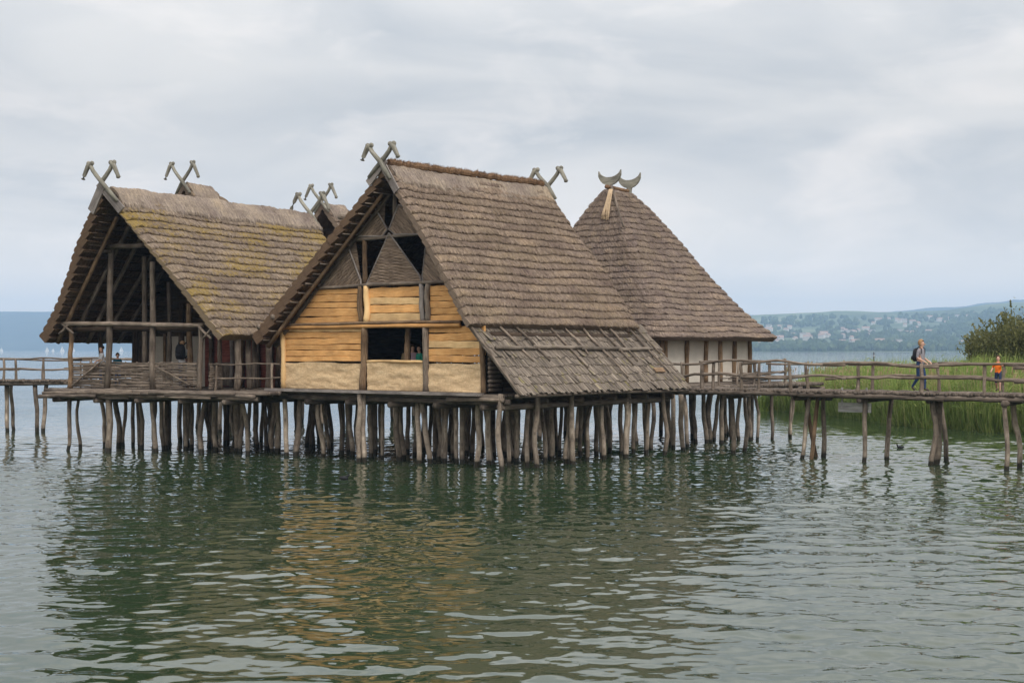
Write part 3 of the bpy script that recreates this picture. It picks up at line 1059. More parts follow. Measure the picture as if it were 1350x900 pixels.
def main_roof():
    roof = MB()
    nu = 230
    bl = lambda v: 0.10 * np.sin(np.clip(v, 0, 1) * math.pi)
    thatch(roof, lerp_line(M.P(0, 0, RIDGE_Z), M.P(0, TL - 0.4, RIDGE_Z - 0.05), nu), lerp_line(M.P(RS, 0.0, RZ), M.P(RS, TL + 0.15, RZ - 0.05), nu), 19, step=0.06, thick=0.30, bulge=bl, flip=1, seed=2, edge=0.10, straws=5200)
    thatch(roof, lerp_line(M.P(0, 0, RIDGE_Z), M.P(0, TL - 0.4, RIDGE_Z - 0.05), nu), lerp_line(M.P(LS, 0.0, LZ), M.P(LS, TL, LZ), nu), 22, step=0.06, thick=0.52, bulge=lambda v: 0.05 * np.sin(np.clip(v, 0, 1) * math.pi), flip=-1, seed=5, edge=0.05, straws=1500, edge_mi=1, lip=0.11)
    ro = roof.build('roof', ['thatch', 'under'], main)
    mb = MB()
    saddle(mb, M.P(0, 0.25, RIDGE_Z - 0.02), M.P(0, TL - 0.5, RIDGE_Z - 0.08), M.g, 0.46, 0.56, 0.14, seed=3)
    mb.build('ridge_cover', 'ridge', ro)
    mb = MB()
    n = 70
    pts = [M.P(0.02 * math.sin(i), 0.25 + i * (TL - 0.9) / n, RIDGE_Z + 0.165 + 0.015 * math.sin(i * 1.7) + random.gauss(0, 0.01)) for i in range(n + 1)]
    mb.tube(pts, [random.uniform(0.095, 0.13) for _ in pts], 8)
    for q in range(1500):
        i = random.randrange(n)
        p = pts[i] + (pts[i + 1] - pts[i]) * random.random()
        a = random.uniform(0, math.pi)
        d = M.g * math.cos(a) + np.array([0, 0, math.sin(a)]) + M.r * random.gauss(0, 0.5)
        p = p + (M.g * math.cos(a) + np.array([0, 0, math.sin(a)])) * 0.10
        mb.add([p - M.r * 0.012, p + M.r * 0.012, p + d * random.uniform(0.04, 0.10)], [(0, 1, 2)], [(i, q, random.uniform(0, 99))] * 3)
    mb.build('ridge_roll', 'sod', ro)
    # verge boards and horns
    horn_pair(M, 0.0, -0.12, RIDGE_Z + 0.20, 0.66, ro, (verge_dir(LS, LZ, RIDGE_Z, 0, .8), verge_dir(RS, RZ, RIDGE_Z, 0, .8)), wide=1.5)
    horn_pair(M, 0.0, TL - 0.35, RIDGE_Z + 0.16, 0.74, ro, (verge_dir(LS, LZ, RIDGE_Z, 0, .7), verge_dir(RS, RZ, RIDGE_Z, 0, .7)), wide=1.5)
    mb = MB()
    for sd, ex, ez in ((1, RS, RZ), (-1, LS, LZ)):
        d = np.array([ex, RIDGE_Z - ez]) / math.hypot(ex, RIDGE_Z - ez)
        p0 = M.P(d[0] * -0.15, -0.03, RIDGE_Z + 0.16 + d[1] * 0.15)
        L = 1.15 if sd == 1 else 0.9
        p1 = M.P(d[0] * L, -0.04, RIDGE_Z + 0.10 - d[1] * L)
        nrm = np.array([d[1] * sd, 0, 0])
        up = M.g * (abs(d[1]) * sd) + np.array([0, 0, abs(d[0])])
        ax = (p1 - p0) / 2
        mb.box((p0 + p1) / 2 - up * 0.04, ax, up * 0.13, M.r * 0.025)
    mb.build('verge_board', 'board', ro)
    # poles that carry the left overhang
    for t, off, mat in ((0.34, 0.64, 'brown'), (0.70, 0.60, 'wood')):
        mb = MB()
        a = np.array([LS, LZ - RIDGE_Z])
        nn = np.array([-a[1], a[0]]) / np.linalg.norm(a)
        nn = nn if nn[1] < 0 else -nn
        u0, u1 = 0.10, 0.985
        pa = a * u0 + nn * (off - .24)
        pb = a * u1 + nn * off
        mb.wob(M.P(pa[0], t, RIDGE_Z + pa[1]), M.P(pb[0], t, RIDGE_Z + pb[1]), 0.065, 0.085, 0.02, 9, 7)
        mb.build('rafter', mat, ro, smooth=True)
    mb = MB()
    for k in range(16):                       # ends of the roof battens under the overhang
        u = 0.10 + k * 0.057
        a = np.array([LS, LZ - RIDGE_Z]) * u
        nn = np.array([-(LZ - RIDGE_Z), LS])
        nn = nn / np.linalg.norm(nn)
        nn = nn if nn[1] < 0 else -nn
        c = a + nn * (.34 + .21 * u)
        mb.wob(M.P(c[0], 0.0 - random.uniform(0, 0.06), RIDGE_Z + c[1]), M.P(c[0], 2.4, RIDGE_Z + c[1]), 0.024, 0.024, 0.012, 4, 6)
    mb.build('roof_batten', 'wood', ro, smooth=True)
    mb = MB()
    s, z = M.S(459, 287, 0.45)
    mb.wob(M.P(s, 0.02, z), M.P(s + 0.1, 3.0, z), 0.09, 0.09, 0.01, 4, 8)
    s, z = M.S(348, 437, 0.25)
    mb.wob(M.P(s, -0.05, 4.62), M.P(s, 8.9, 4.55), 0.09, 0.09, 0.02, 6, 8)
    mb.wob(M.P(-5.35, -0.05, 4.95), M.P(-5.35, 8.9, 4.9), 0.10, 0.10, 0.02, 6, 8)
    mb.build('purlin', 'wood', ro, smooth=True)


main_roof()
TW = 0.72                                   # plane of the gable wall


def under_left(z, off=None):
    """s at which the inside of the left roof slope is at height z"""
    k = (RIDGE_Z - z) / (RIDGE_Z - LZ)
    off = .34 + .25 * k if off is None else off
    return LS * k + off * math.hypot(LS, RIDGE_Z - LZ) / (RIDGE_Z - LZ)


def under_right(z, off=0.40):
    k = (RIDGE_Z - z) / (RIDGE_Z - RZ)
    return RS * k - off * math.hypot(RS, RIDGE_Z - RZ) / (RIDGE_Z - RZ)


def main_gable():
    wall = thing_part = MB()
    # heights of the layers, measured along the middle of the wall
    zs = {}
    ss = {}
    for k, (px, py) in dict(sill=(525, 478), wtop=(525, 431), beam=(525, 428), up0=(525, 424), up1=(525, 378), strip=(525, 375), tie=(510, 312)).items():
        ss[k], zs[k] = M.S(px, py, TW)
    sx = lambda px, py=450: M.S(px, py, TW)[0]
    SL, S1, S2, S3, S4, SR = sx(374), sx(478), sx(487), sx(559), sx(568), sx(640)
    dn = M.r * 0.10
    # clay breast panels, slightly bulged and uneven
    mb = MB()
    for a, b in ((SL + 0.10, S1 + 0.06), (S2 - 0.06, S3 + 0.05), (S4 - 0.05, SR - 0.08)):
        top = zs['sill'] + (0.02 if a > S2 - 0.1 and b < S4 else -0.02)
        nxs, nz = int((b - a) / 0.06), 18
        S_, Z_ = np.meshgrid(np.linspace(a, b, nxs), np.linspace(DECK + 0.02, top, nz))
        w = 0.03 * vnoise(S_ * 1.1, Z_ * 5, 3) + 0.016 * vnoise(S_ * 4, Z_ * 13, 5) + RNG.normal(0, 0.003, S_.shape)
        Z_ = Z_ + np.where(np.arange(nz)[:, None] == nz - 1, 0.03 * vnoise(S_ * 1.6, S_ * 0 + 2, 4), 0)
        V = M.o + S_[..., None] * M.g + (TW - 0.05 + w)[..., None] * M.r + Z_[..., None] * np.array([0, 0, 1.0])
        idx = np.arange(nxs * nz).reshape(nz, nxs)
        F = np.stack([idx[:-1, :-1].ravel(), idx[:-1, 1:].ravel(), idx[1:, 1:].ravel(), idx[1:, :-1].ravel()], 1).tolist()
        mb.add(V.reshape(-1, 3), F, np.stack([S_.ravel(), Z_.ravel(), Z_.ravel() * 0], 1))
        mb.prism([M.P(a, TW + 0.02, DECK), M.P(b, TW + 0.02, DECK), M.P(b, TW + 0.02, top - 0.02), M.P(a, TW + 0.02, top - 0.02)], M.r * 0.10)
    wall = mb.build('gable_wall', 'clay', main, smooth=True)
    # pale timber capping of the window breast
    mb = MB()
    mb.wob(M.P(S2 - 0.05, TW - 0.06, zs['sill'] + 0.05), M.P(S3 + 0.05, TW - 0.06, zs['sill'] + 0.02), 0.05, 0.045, 0.02, 8, 8)
    mb.build('window_sill', 'pale', wall, smooth=True)

    def planks(name, a_of, b_of, z0, z1, n, mats, seed):
        rnd = random.Random(seed)
        mb = MB()
        hs = [rnd.uniform(0.75, 1.3) for _ in range(n)]
        tot = sum(hs)
        z = z0
        for h in hs:
            hh = h / tot * (z1 - z0)
            zc = z + hh / 2
            a, b = a_of(zc), b_of(zc)
            mi = rnd.choice(range(len(mats)))
            dz = rnd.uniform(-0.015, 0.015)
            pts = [M.P(a + (b - a) * u, TW + 0.01 + rnd.uniform(-0.012, 0.012), zc + dz * (u - 0.5) * 2 + rnd.gauss(0, 0.006)) for u in np.linspace(0, 1, 9)]
            mb.slab(pts, hh * 0.965, 0.045, (0, 0, 1), M.r, mi)
            z += hh
        return mb.build(name, mats, wall)

    zl = zs['sill'] + 0.02
    planks('plank_panel', lambda z: SL + 0.1, lambda z: S1 + 0.06, zl, zs['wtop'] + 0.02, 6, ['fresh', 'fresh', 'pale'], 3)
    planks('plank_panel', lambda z: S4 - 0.05, lambda z: SR - 0.04, zl, zs['wtop'] + 0.02, 5, ['fresh', 'pale', 'fresh'], 5)
    planks('plank_panel', lambda z: max(SL - 0.3, under_left(z)), lambda z: S1, zs['up0'], zs['up1'], 5, ['fresh', 'fresh', 'pale'], 8)
    planks('plank_panel', lambda z: S2 - 0.03, lambda z: S3, zs['up0'], zs['up1'], 4, ['pale', 'fresh', 'pale'], 9)
    planks('plank_panel', lambda z: S4, lambda z: max(S4 + 0.4, under_right(z, 0.3)), zs['up0'], zs['up1'], 6, ['fresh', 'fresh', 'pale'], 12)

    # posts
    def post(px0, px1, zlo, zhi, r, mat, t=TW - 0.06, name='wall_post', amp=0.03):
        mb = MB()
        mb.wob(M.P(sx(px0, 480), t, zlo), M.P(sx(px1, 420), t, zhi), r, r * 0.92, amp, 8, 8)
        mb.build(name, mat, wall, smooth=True)
    post(376, 374, DECK, zs['beam'], 0.10, 'pale', amp=0.02)
    post(481, 482, DECK, zs['wtop'], 0.125, 'brown')
    post(477, 477, zs['up0'] - 0.02, zs['up1'] + 0.06, 0.10, 'brown')
    post(485, 485, zs['up0'] - 0.02, zs['up1'] + 0.06, 0.11, 'pale')
    post(563, 563, DECK, zs['wtop'], 0.115, 'wood', amp=0.015)
    post(558, 558, zs['up0'] - 0.02, zs['up1'] + 0.06, 0.09, 'board')
    post(566, 566, zs['up0'] - 0.02, zs['up1'] + 0.06, 0.10, 'wood')
    post(639, 637, DECK, zs['sill'] + 0.9, 0.09, 'brown', amp=0.01)
    post(523, 524, DECK + 0.9, zs['wtop'], 0.11, 'brown', t=TW + 0.5)
    # cross beams
    for dz, r, mat, t in ((0.05, 0.055, 'brown', TW - 0.13), (-0.05, 0.07, 'fresh', TW - 0.12)):
        mb = MB()
        mb.wob(M.P(SL - 0.1, t, zs['beam'] + dz), M.P(sx(610), t, zs['beam'] + dz + 0.02), r, r * 0.9, 0.018, 12, 8)
        mb.build('wall_beam', mat, wall, smooth=True)
    mb = MB()
    mb.wob(M.P(under_left(zs['strip']) - 0.1, TW - 0.10, zs['strip'] - 0.02), M.P(under_right(zs['strip'], 0.25), TW - 0.10, zs['strip'] + 0.03), 0.06, 0.055, 0.022, 12, 8)
    mb.build('wall_beam', 'wood', wall, smooth=True)
    mb = MB()
    mb.wob(M.P(under_left(zs['tie'], 0.3), TW + 0.04, zs['tie'] - 0.03), M.P(under_right(zs['tie'], 0.3), TW + 0.04, zs['tie'] + 0.02), 0.065, 0.06, 0.015, 8, 8)
    mb.build('wall_beam', 'wood', wall, smooth=True)

    # woven gable panels
    def woven(poly_px, ang):
        P2 = [M.S(px, py, TW) for px, py in poly_px]
        mb = MB()
        cz = sum(p[1] for p in P2) / len(P2)
        # backing
        mb.prism([M.P(s, TW + 0.02, z) for s, z in P2], M.r * 0.03)
        A = np.array(P2)
        d = np.array([math.cos(ang), math.sin(ang)])
        nrm = np.array([-d[1], d[0]])
        h = A @ nrm
        y = h.min() + 0.02
        k = 0
        while y < h.max():
            xs_ = []
            for i in range(len(A)):
                p, q = A[i], A[(i + 1) % len(A)]
                hp, hq = p @ nrm - y, q @ nrm - y
                if hp * hq < 0:
                    xs_.append(float((p + (q - p) * hp / (hp - hq)) @ d))
            if len(xs_) >= 2:
                a, b = min(xs_), max(xs_)
                n = max(2, int((b - a) / 0.16))
                pts = []
                for i in range(n + 1):
                    x = a + (b - a) * i / n
                    w = d * x + nrm * y
                    pts.append(M.P(w[0], TW + 0.006 - 0.022 * math.sin(x * 14 + k * math.pi), w[1]))
                mb.tube(pts, 0.021, 5)
            y += 0.05
            k += 1
        # rim
        for i in range(len(A)):
            p, q = A[i], A[(i + 1) % len(A)]
            mb.wob(M.P(p[0], TW - 0.012, p[1]), M.P(q[0], TW - 0.012, q[1]), 0.028, 0.024, 0.006, 5, 6, 1)
        mb.build('woven_panel', ['wicker', 'board'], wall, smooth=False)

    def clampL(py, off=None):
        z = M.S(480, py, TW)[1]
        s = under_left(z, off)
        p = M.P(s, TW, z)
        return (675 + p[0] / p[1] * 2000, 460 - (p[2] - CAMZ) / p[1] * 2000)

    def clampR(py, off=0.26):
        z = M.S(560, py, TW)[1]
        s = under_right(z, off)
        p = M.P(s, TW, z)
        return (675 + p[0] / p[1] * 2000, 460 - (p[2] - CAMZ) / p[1] * 2000)
    woven([clampL(377), (476, 375), (476, 370), (457, 318), clampL(317)], 0.75)
    woven([(484, 374), (555, 372), (554, 364), (513, 307)], 0.0)
    woven([(558, 372), clampR(371), clampR(322), (562, 322), (557, 362)], -0.7)
    woven([clampL(311), (505, 311), (511, 302), (491, 268), clampL(268)], 0.75)
    woven([(520, 309), clampR(309), clampR(272), (526, 270), (513, 302)], -0.7)
    mb = MB()
    mb.wob(M.P(sx(480, 330), TW + 0.06, zs['strip']), M.P(sx(479, 330), TW + 0.06, zs['tie']), 0.09, 0.085, 0.015, 6, 8)
    mb.build('wall_post', 'brown', wall, smooth=True)
    mb = MB()
    mb.wob(M.P(sx(514, 330), TW + 0.25, zs['strip'] - 1), M.P(sx(514, 250), TW + 0.25, RIDGE_Z - 0.6), 0.085, 0.075, 0.01, 8, 8)
    mb.build('king_post', 'wood', wall, smooth=True)

    # side and back walls
    sl = SL + 0.02
    mb = MB()
    for i in range(18):
        z = DECK + 0.09 + i * 0.16
        if z < 4.9:
            mb.wob(M.P(sl, TW + 0.1, z), M.P(sl, 8.7, z), 0.10, 0.10, 0.01, 3, 7)
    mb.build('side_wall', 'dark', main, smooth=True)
    mb = MB()
    for i in range(14):
        z = DECK + 0.09 + i * 0.16
        if z < 4.35:
            mb.wob(M.P(SR + 0.02, TW + 0.2, z), M.P(SR + 0.02, 8.7, z), 0.10, 0.10, 0.01, 3, 7)
    mb.build('side_wall', 'dark', main, smooth=True)
    # pale stacked log ends at the right-hand corner
    mb = MB()
    for i in range(12):
        z = DECK + 0.1 + i * 0.14
        mb.wob(M.P(SR + 0.16, TW - 0.02, z), M.P(SR + 0.16, TW + 0.6, z), 0.06, 0.06, 0.004, 3, 7)
    mb.build('log_end', 'wood', main, smooth=True)
    mb = MB()
    for i in range(12):
        z = DECK + 0.1 + i * 0.14
        mb.wob(M.P(SL - 0.16, TW + 0.02, z), M.P(SL - 0.16, TW + 0.6, z), 0.055, 0.06, 0.004, 3, 7)
    mb.build('log_end', 'wood', main, smooth=True)
    mb = MB()
    tb = 8.7
    for i in range(48):
        z = DECK + 0.08 + i * 0.165
        a = max(sl, under_left(z, 0.3))
        b = min(SR, under_right(z, 0.3)) if z > RZ else SR
        if b - a < 0.2:
            break
        if 3.15 < z < 4.05:
            continue
        mb.wob(M.P(a, tb, z), M.P(b, tb, z), 0.105, 0.105, 0.01, 3, 7)
    for i in range(9):                       # loosely woven strip at chest height that lets daylight through
        z = 3.20 + i * 0.105
        mb.wob(M.P(sl, tb, z), M.P(SR, tb, z), 0.038, 0.036, 0.012, 14, 6)
    x = sl
    while x < SR:
        mb.wob(M.P(x, tb + 0.05, 3.05), M.P(x, tb + 0.05, 4.2), 0.06 if random.random() < 0.75 else 0.16, None, 0.015, 4, 6)
        x += random.uniform(0.16, 0.24)
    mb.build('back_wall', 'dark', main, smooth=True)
    return SL, SR


SL, SR = main_gable()


def main_leanto():
    """board-covered aisle roof on the right-hand side"""
    s0, z0, s1, z1 = RS - 0.42, RZ + 0.02, 5.55, 2.42
    a = np.array([s1 - s0, z1 - z0])
    Ls = np.linalg.norm(a)
    a = a / Ls
    nn = np.array([-a[1], a[0]])
    nn = nn if nn[1] > 0 else -nn
    t0, t1 = 0.25, 9.95
    mb = MB()

    def PP(d, t, h):
        return M.P(s0 + a[0] * d + nn[0] * h, t, z0 + a[1] * d + nn[1] * h)
    mb.prism([PP(0, t0 + 0.1, -0.05), PP(0, t1 - 0.1, -0.05), PP(Ls - 0.05, t1 - 0.1, -0.05), PP(Ls - 0.05, t0 + 0.1, -0.05)], M.g * nn[0] * -0.06 + np.array([0, 0, -0.06]))
    nc = 8
    for c in range(nc):
        d0 = c * Ls / nc
        t = t0 - random.uniform(0, 0.1)
        while t < t1:
            w = random.uniform(0.07, 0.17)
            ln = Ls / nc + random.uniform(0.05, 0.17)
            h0, h1 = 0.004 + random.uniform(0, 0.01), 0.034 + random.uniform(0, 0.018)
            if random.random() < 0.03:
                h1 += 0.05
            da, db = d0 - 0.06, d0 - 0.06 + ln + random.uniform(-0.03, 0.04)
            sk = random.gauss(0, 0.012) + 0.02
            q = [PP(da, t + 0.005, h0 + 0.02), PP(da, t + w - 0.005, h0 + 0.02), PP(db, t + w - 0.005 + sk, h1 + 0.02), PP(db, t + 0.005 + sk, h1 + 0.02)]
            mb.prism(q, -(M.g * nn[0] + np.array([0, 0, nn[1]])) * 0.022, grain_dir=q[3] - q[0])
            t += w
    lo = mb.build('lean_to_roof', 'shingle', main)
    # weighting poles
    for px in (655, 677, 722, 742, 765, 786, 800, 826, 835):
        s, z = M.S(px, 440, 0)
        # start of the pole along the thatch eave
        k = 0
        best = min((abs(675 + PP(0.25, t, 0.08)[0] / PP(0.25, t, 0.08)[1] * 2000 - px), t) for t in np.linspace(t0, t1, 200))
        t = best[1]
        ln = random.uniform(0.42, 0.92) * Ls
        mb = MB()
        mb.wob(PP(0.02, t, 0.12), PP(0.02 + ln, t + random.uniform(0.15, 0.6), 0.10), 0.045, 0.03, 0.025, 8, 7)
        mb.build('weight_pole', 'wood', lo, smooth=True)
    for ta, tb, d in ((0.55, 2.6, 0.40), (2.55, 5.2, 0.38), (5.1, 7.3, 0.40), (7.2, 9.3, 0.42)):
        mb = MB()
        mb.wob(PP(Ls * d, ta, 0.12), PP(Ls * d + random.uniform(-0.05, 0.05), tb, 0.12), 0.07, 0.055, 0.02, 8, 8)
        mb.build('weight_pole', 'shingle', lo, smooth=True)
    mb = MB()
    mb.wob(PP(-0.1, t0 - 0.04, 0.05), PP(Ls + 0.1, t0 - 0.02, 0.04), 0.05, 0.045, 0.012, 10, 7)
    mb.wob(PP(Ls + 0.02, t0 - 0.1, -0.09), PP(Ls + 0.02, t1, -0.09), 0.06, 0.055, 0.02, 10, 7)
    mb.build('eave_pole', 'wood', lo, smooth=True)
    mb = MB()
    mb.box(PP(Ls * 0.74, 8.75, 0.10), M.r * 0.30, (M.g * a[0] + np.array([0, 0, a[1]])) * 0.10, (M.g * nn[0] + np.array([0, 0, nn[1]])) * 0.015)
    mb.build('repair_board', 'brown', lo)


main_leanto()


def main_platform():
    mb = MB()
    log_deck(mb, M, SL - 0.15, 4.75, 0.25, 9.9, DECK - 0.02, 's', 0.08)
    # bearers
    for t in (0.5, 2.4, 4.3, 6.2, 8.1, 9.7):
        mb.wob(M.P(SL - 0.3, t, DECK - 0.26), M.P(5.0, t, DECK - 0.26), 0.11, 0.10, 0.02, 8, 8)
    for s in (-4, -2, 0, 2, 4, 4.7):
        mb.wob(M.P(s, 0.3, DECK - 0.42), M.P(s, 9.9, DECK - 0.42), 0.10, 0.10, 0.02, 6, 8)
    pf = mb.build('platform', 'deck', main, smooth=True)
    mb = MB()
    a, b = M.P(SL - 0.25, 0.18, DECK - 0.03), M.P(SR + 0.25, 0.18, DECK - 0.03)
    mb.box((a + b) / 2, (b - a) / 2, M.r * 0.16, np.array([0, 0, 0.045]))
    mb.build('edge_board', 'board', pf)
    mb = MB()
    mb.wob(M.P(2.6, 0.25, DECK - 0.2), M.P(4.9, 0.3, DECK - 0.2), 0.085, 0.07, 0.02, 8, 8)
    mb.build('edge_log', 'wood', pf, smooth=True)


main_platform()

# piles whose foot one can see: waterline position, thickness
PILES_MAIN = [(376, 601, .13), (392, 601, .12), (412, 590, .10), (424, 602, .12), (431, 596, .10), (449, 597, .11), (460, 598, .12), (475, 609, .13), (481, 609, .11), (493, 595, .10), (500, 593, .10), (525, 607, .13), (537, 597, .11), (552, 611, .13), (565, 611, .11), (573, 603, .09), (587, 610, .11), (609, 611, .12), (621, 602, .13), (628, 615, .12), (643, 613, .115), (660, 621, .115), (679, 607, .12), (691, 605, .12), (708, 617, .12), (725, 603, .12), (756, 612, .12), (785, 599, .10), (796, 606, .11), (803, 596, .11), (817, 598, .11), (826, 604, .11), (853, 599, .11), (860, 594, .11), (877, 600, .11)]
for px, py, r in PILES_MAIN:
    pile(main, at_water(px, py), DECK - 0.10 if px not in (660, 708, 756, 796, 853) else DECK + 0.0, r, (random.gauss(0, .08), random.gauss(0, .05)))
for s in np.arange(-4.6, 5.0, .9):
    for t in (2.2, 3.9, 5.6, 7.4, 9.3):
        pile(main, M.P(s + random.gauss(0, .16), t + random.gauss(0, .2), 0), DECK - 0.3, random.uniform(.09, .125))

# ================================================================== LEFT HOUSE
H = Frame(-13.92, 55.24, 28.0)
left = thing('stilt_house', H.P(0, 5, 0), 'stilt house with open gable porch and yellow lichen on its thatch', 'house')
HD = 2.34
HR = 9.56
HLS, HLZ, HRS, HRZ = -4.45, 4.25, 4.28, 4.27


def left_roof():
    roof = MB()
    nu = 250
    sag = np.interp(np.linspace(0, 1, nu), [0, 0.5, 1], [0, -0.10, 0.02])[:, None] * np.array([0, 0, 1.0])
    T = lerp_line(H.P(0, -1.4, HR), H.P(0, 11.4, HR - 0.05), nu) + sag
    thatch(roof, T, lerp_line(H.P(HRS, 0.0, HRZ), H.P(HRS, 10.8, HRZ), nu), 19, step=0.065, thick=0.30, bulge=lambda v: 0.06 * np.sin(np.clip(v, 0, 1) * math.pi), flip=1, seed=12, edge=0.12, straws=4200)
    thatch(roof, T, lerp_line(H.P(HLS, 0.0, HLZ), H.P(HLS, 10.8, HLZ), nu), 19, step=0.065, thick=0.46, bulge=lambda v: 0.10 * np.sin(np.clip(v, 0, 1) * math.pi) - 0.16 * np.sin(np.clip(v, 0, 1) ** 2 * math.pi), flip=-1, seed=15, edge=0.03, straws=2500, edge_mi=1, lip=0.12)
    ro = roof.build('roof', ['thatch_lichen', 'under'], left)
    mb = MB()
    saddle(mb, H.P(0, -1.0, HR - 0.05), H.P(0, 11.2, HR - 0.06), H.g, 0.56, 0.64, 0.15, seed=7, nu=120, bump_amp=0.06)
    mb.build('ridge_cover', 'ridge', ro)
    horn_pair(H, 0.0, -1.46, HR + 0.24, 0.78, ro, (verge_dir(HLS, HLZ, HR, 1.4, 1.0), verge_dir(HRS, HRZ, HR, 1.4, 1.0)), wide=1.3)
    horn_pair(H, 0.0, 11.2, HR + 0.12, 1.0, ro, (verge_dir(HLS, HLZ, HR, 0, .7), verge_dir(HRS, HRZ, HR, 0, .7)), wide=1.25)
    mb = MB()
    for sd, ex, ez in ((1, HRS, HRZ), (-1, HLS, HLZ)):
        e0 = H.P(0, -1.44, HR + 0.10)
        e1 = H.P(ex, -0.05, ez + 0.1)
        d = (e1 - e0) / np.linalg.norm(e1 - e0)
        up = np.cross(H.r, d) * -sd
        up = up if up[2] > 0 else -up
        L = 1.3
        mb.box(e0 + d * (L / 2 - 0.1) - up * 0.04, d * L / 2, up * 0.17, H.r * 0.03)
    mb.build('verge_board', 'board', ro)
    # rafters under both slopes
    for t0, t1, mat in ((-0.55, 0.35, 'brown'), (0.2, 1.1, 'dark'), (1.2, 1.9, 'dark'), (2.3, 2.8, 'dark'), (3.4, 3.7, 'dark')):
        for sd, ex, ez in ((1, HRS, HRZ), (-1, HLS, HLZ)):
            if sd == 1 and t0 < 0:
                continue
            mb = MB()
            d = np.array([ex, ez - HR])
            nn = np.array([-d[1], d[0]]) / np.linalg.norm(d)
            nn = nn if nn[1] < 0 else -nn
            of = .56 if sd == -1 else .41
            pa, pb = d * 0.12 + nn * of, d * 0.97 + nn * of
            mb.wob(H.P(pa[0], t0, HR + pa[1]), H.P(pb[0], t1, HR + pb[1]), 0.075, 0.09, 0.03, 9, 7)
            mb.build('rafter', mat if mat == 'brown' else 'wood', ro, smooth=True)
    mb = MB()
    for sd, ex, ez in ((1, HRS, HRZ), (-1, HLS, HLZ)):
        for k in range(18):
            u = 0.12 + k * 0.049
            d = np.array([ex, ez - HR])
            nn = np.array([-d[1], d[0]]) / np.linalg.norm(d)
            nn = nn if nn[1] < 0 else -nn
            c = d * u + nn * (.48 if sd == -1 else .33)
            tf = -1.4 * (1 - u)
            mb.wob(H.P(c[0], tf - random.uniform(-0.02, 0.05) + (.25 if sd == 1 else 0), HR + c[1]), H.P(c[0], 4.4, HR + c[1]), 0.022, 0.02, 0.015, 4, 5)
    mb.build('roof_batten', 'dark', ro, smooth=True)


left_roof()
TP = 0.25


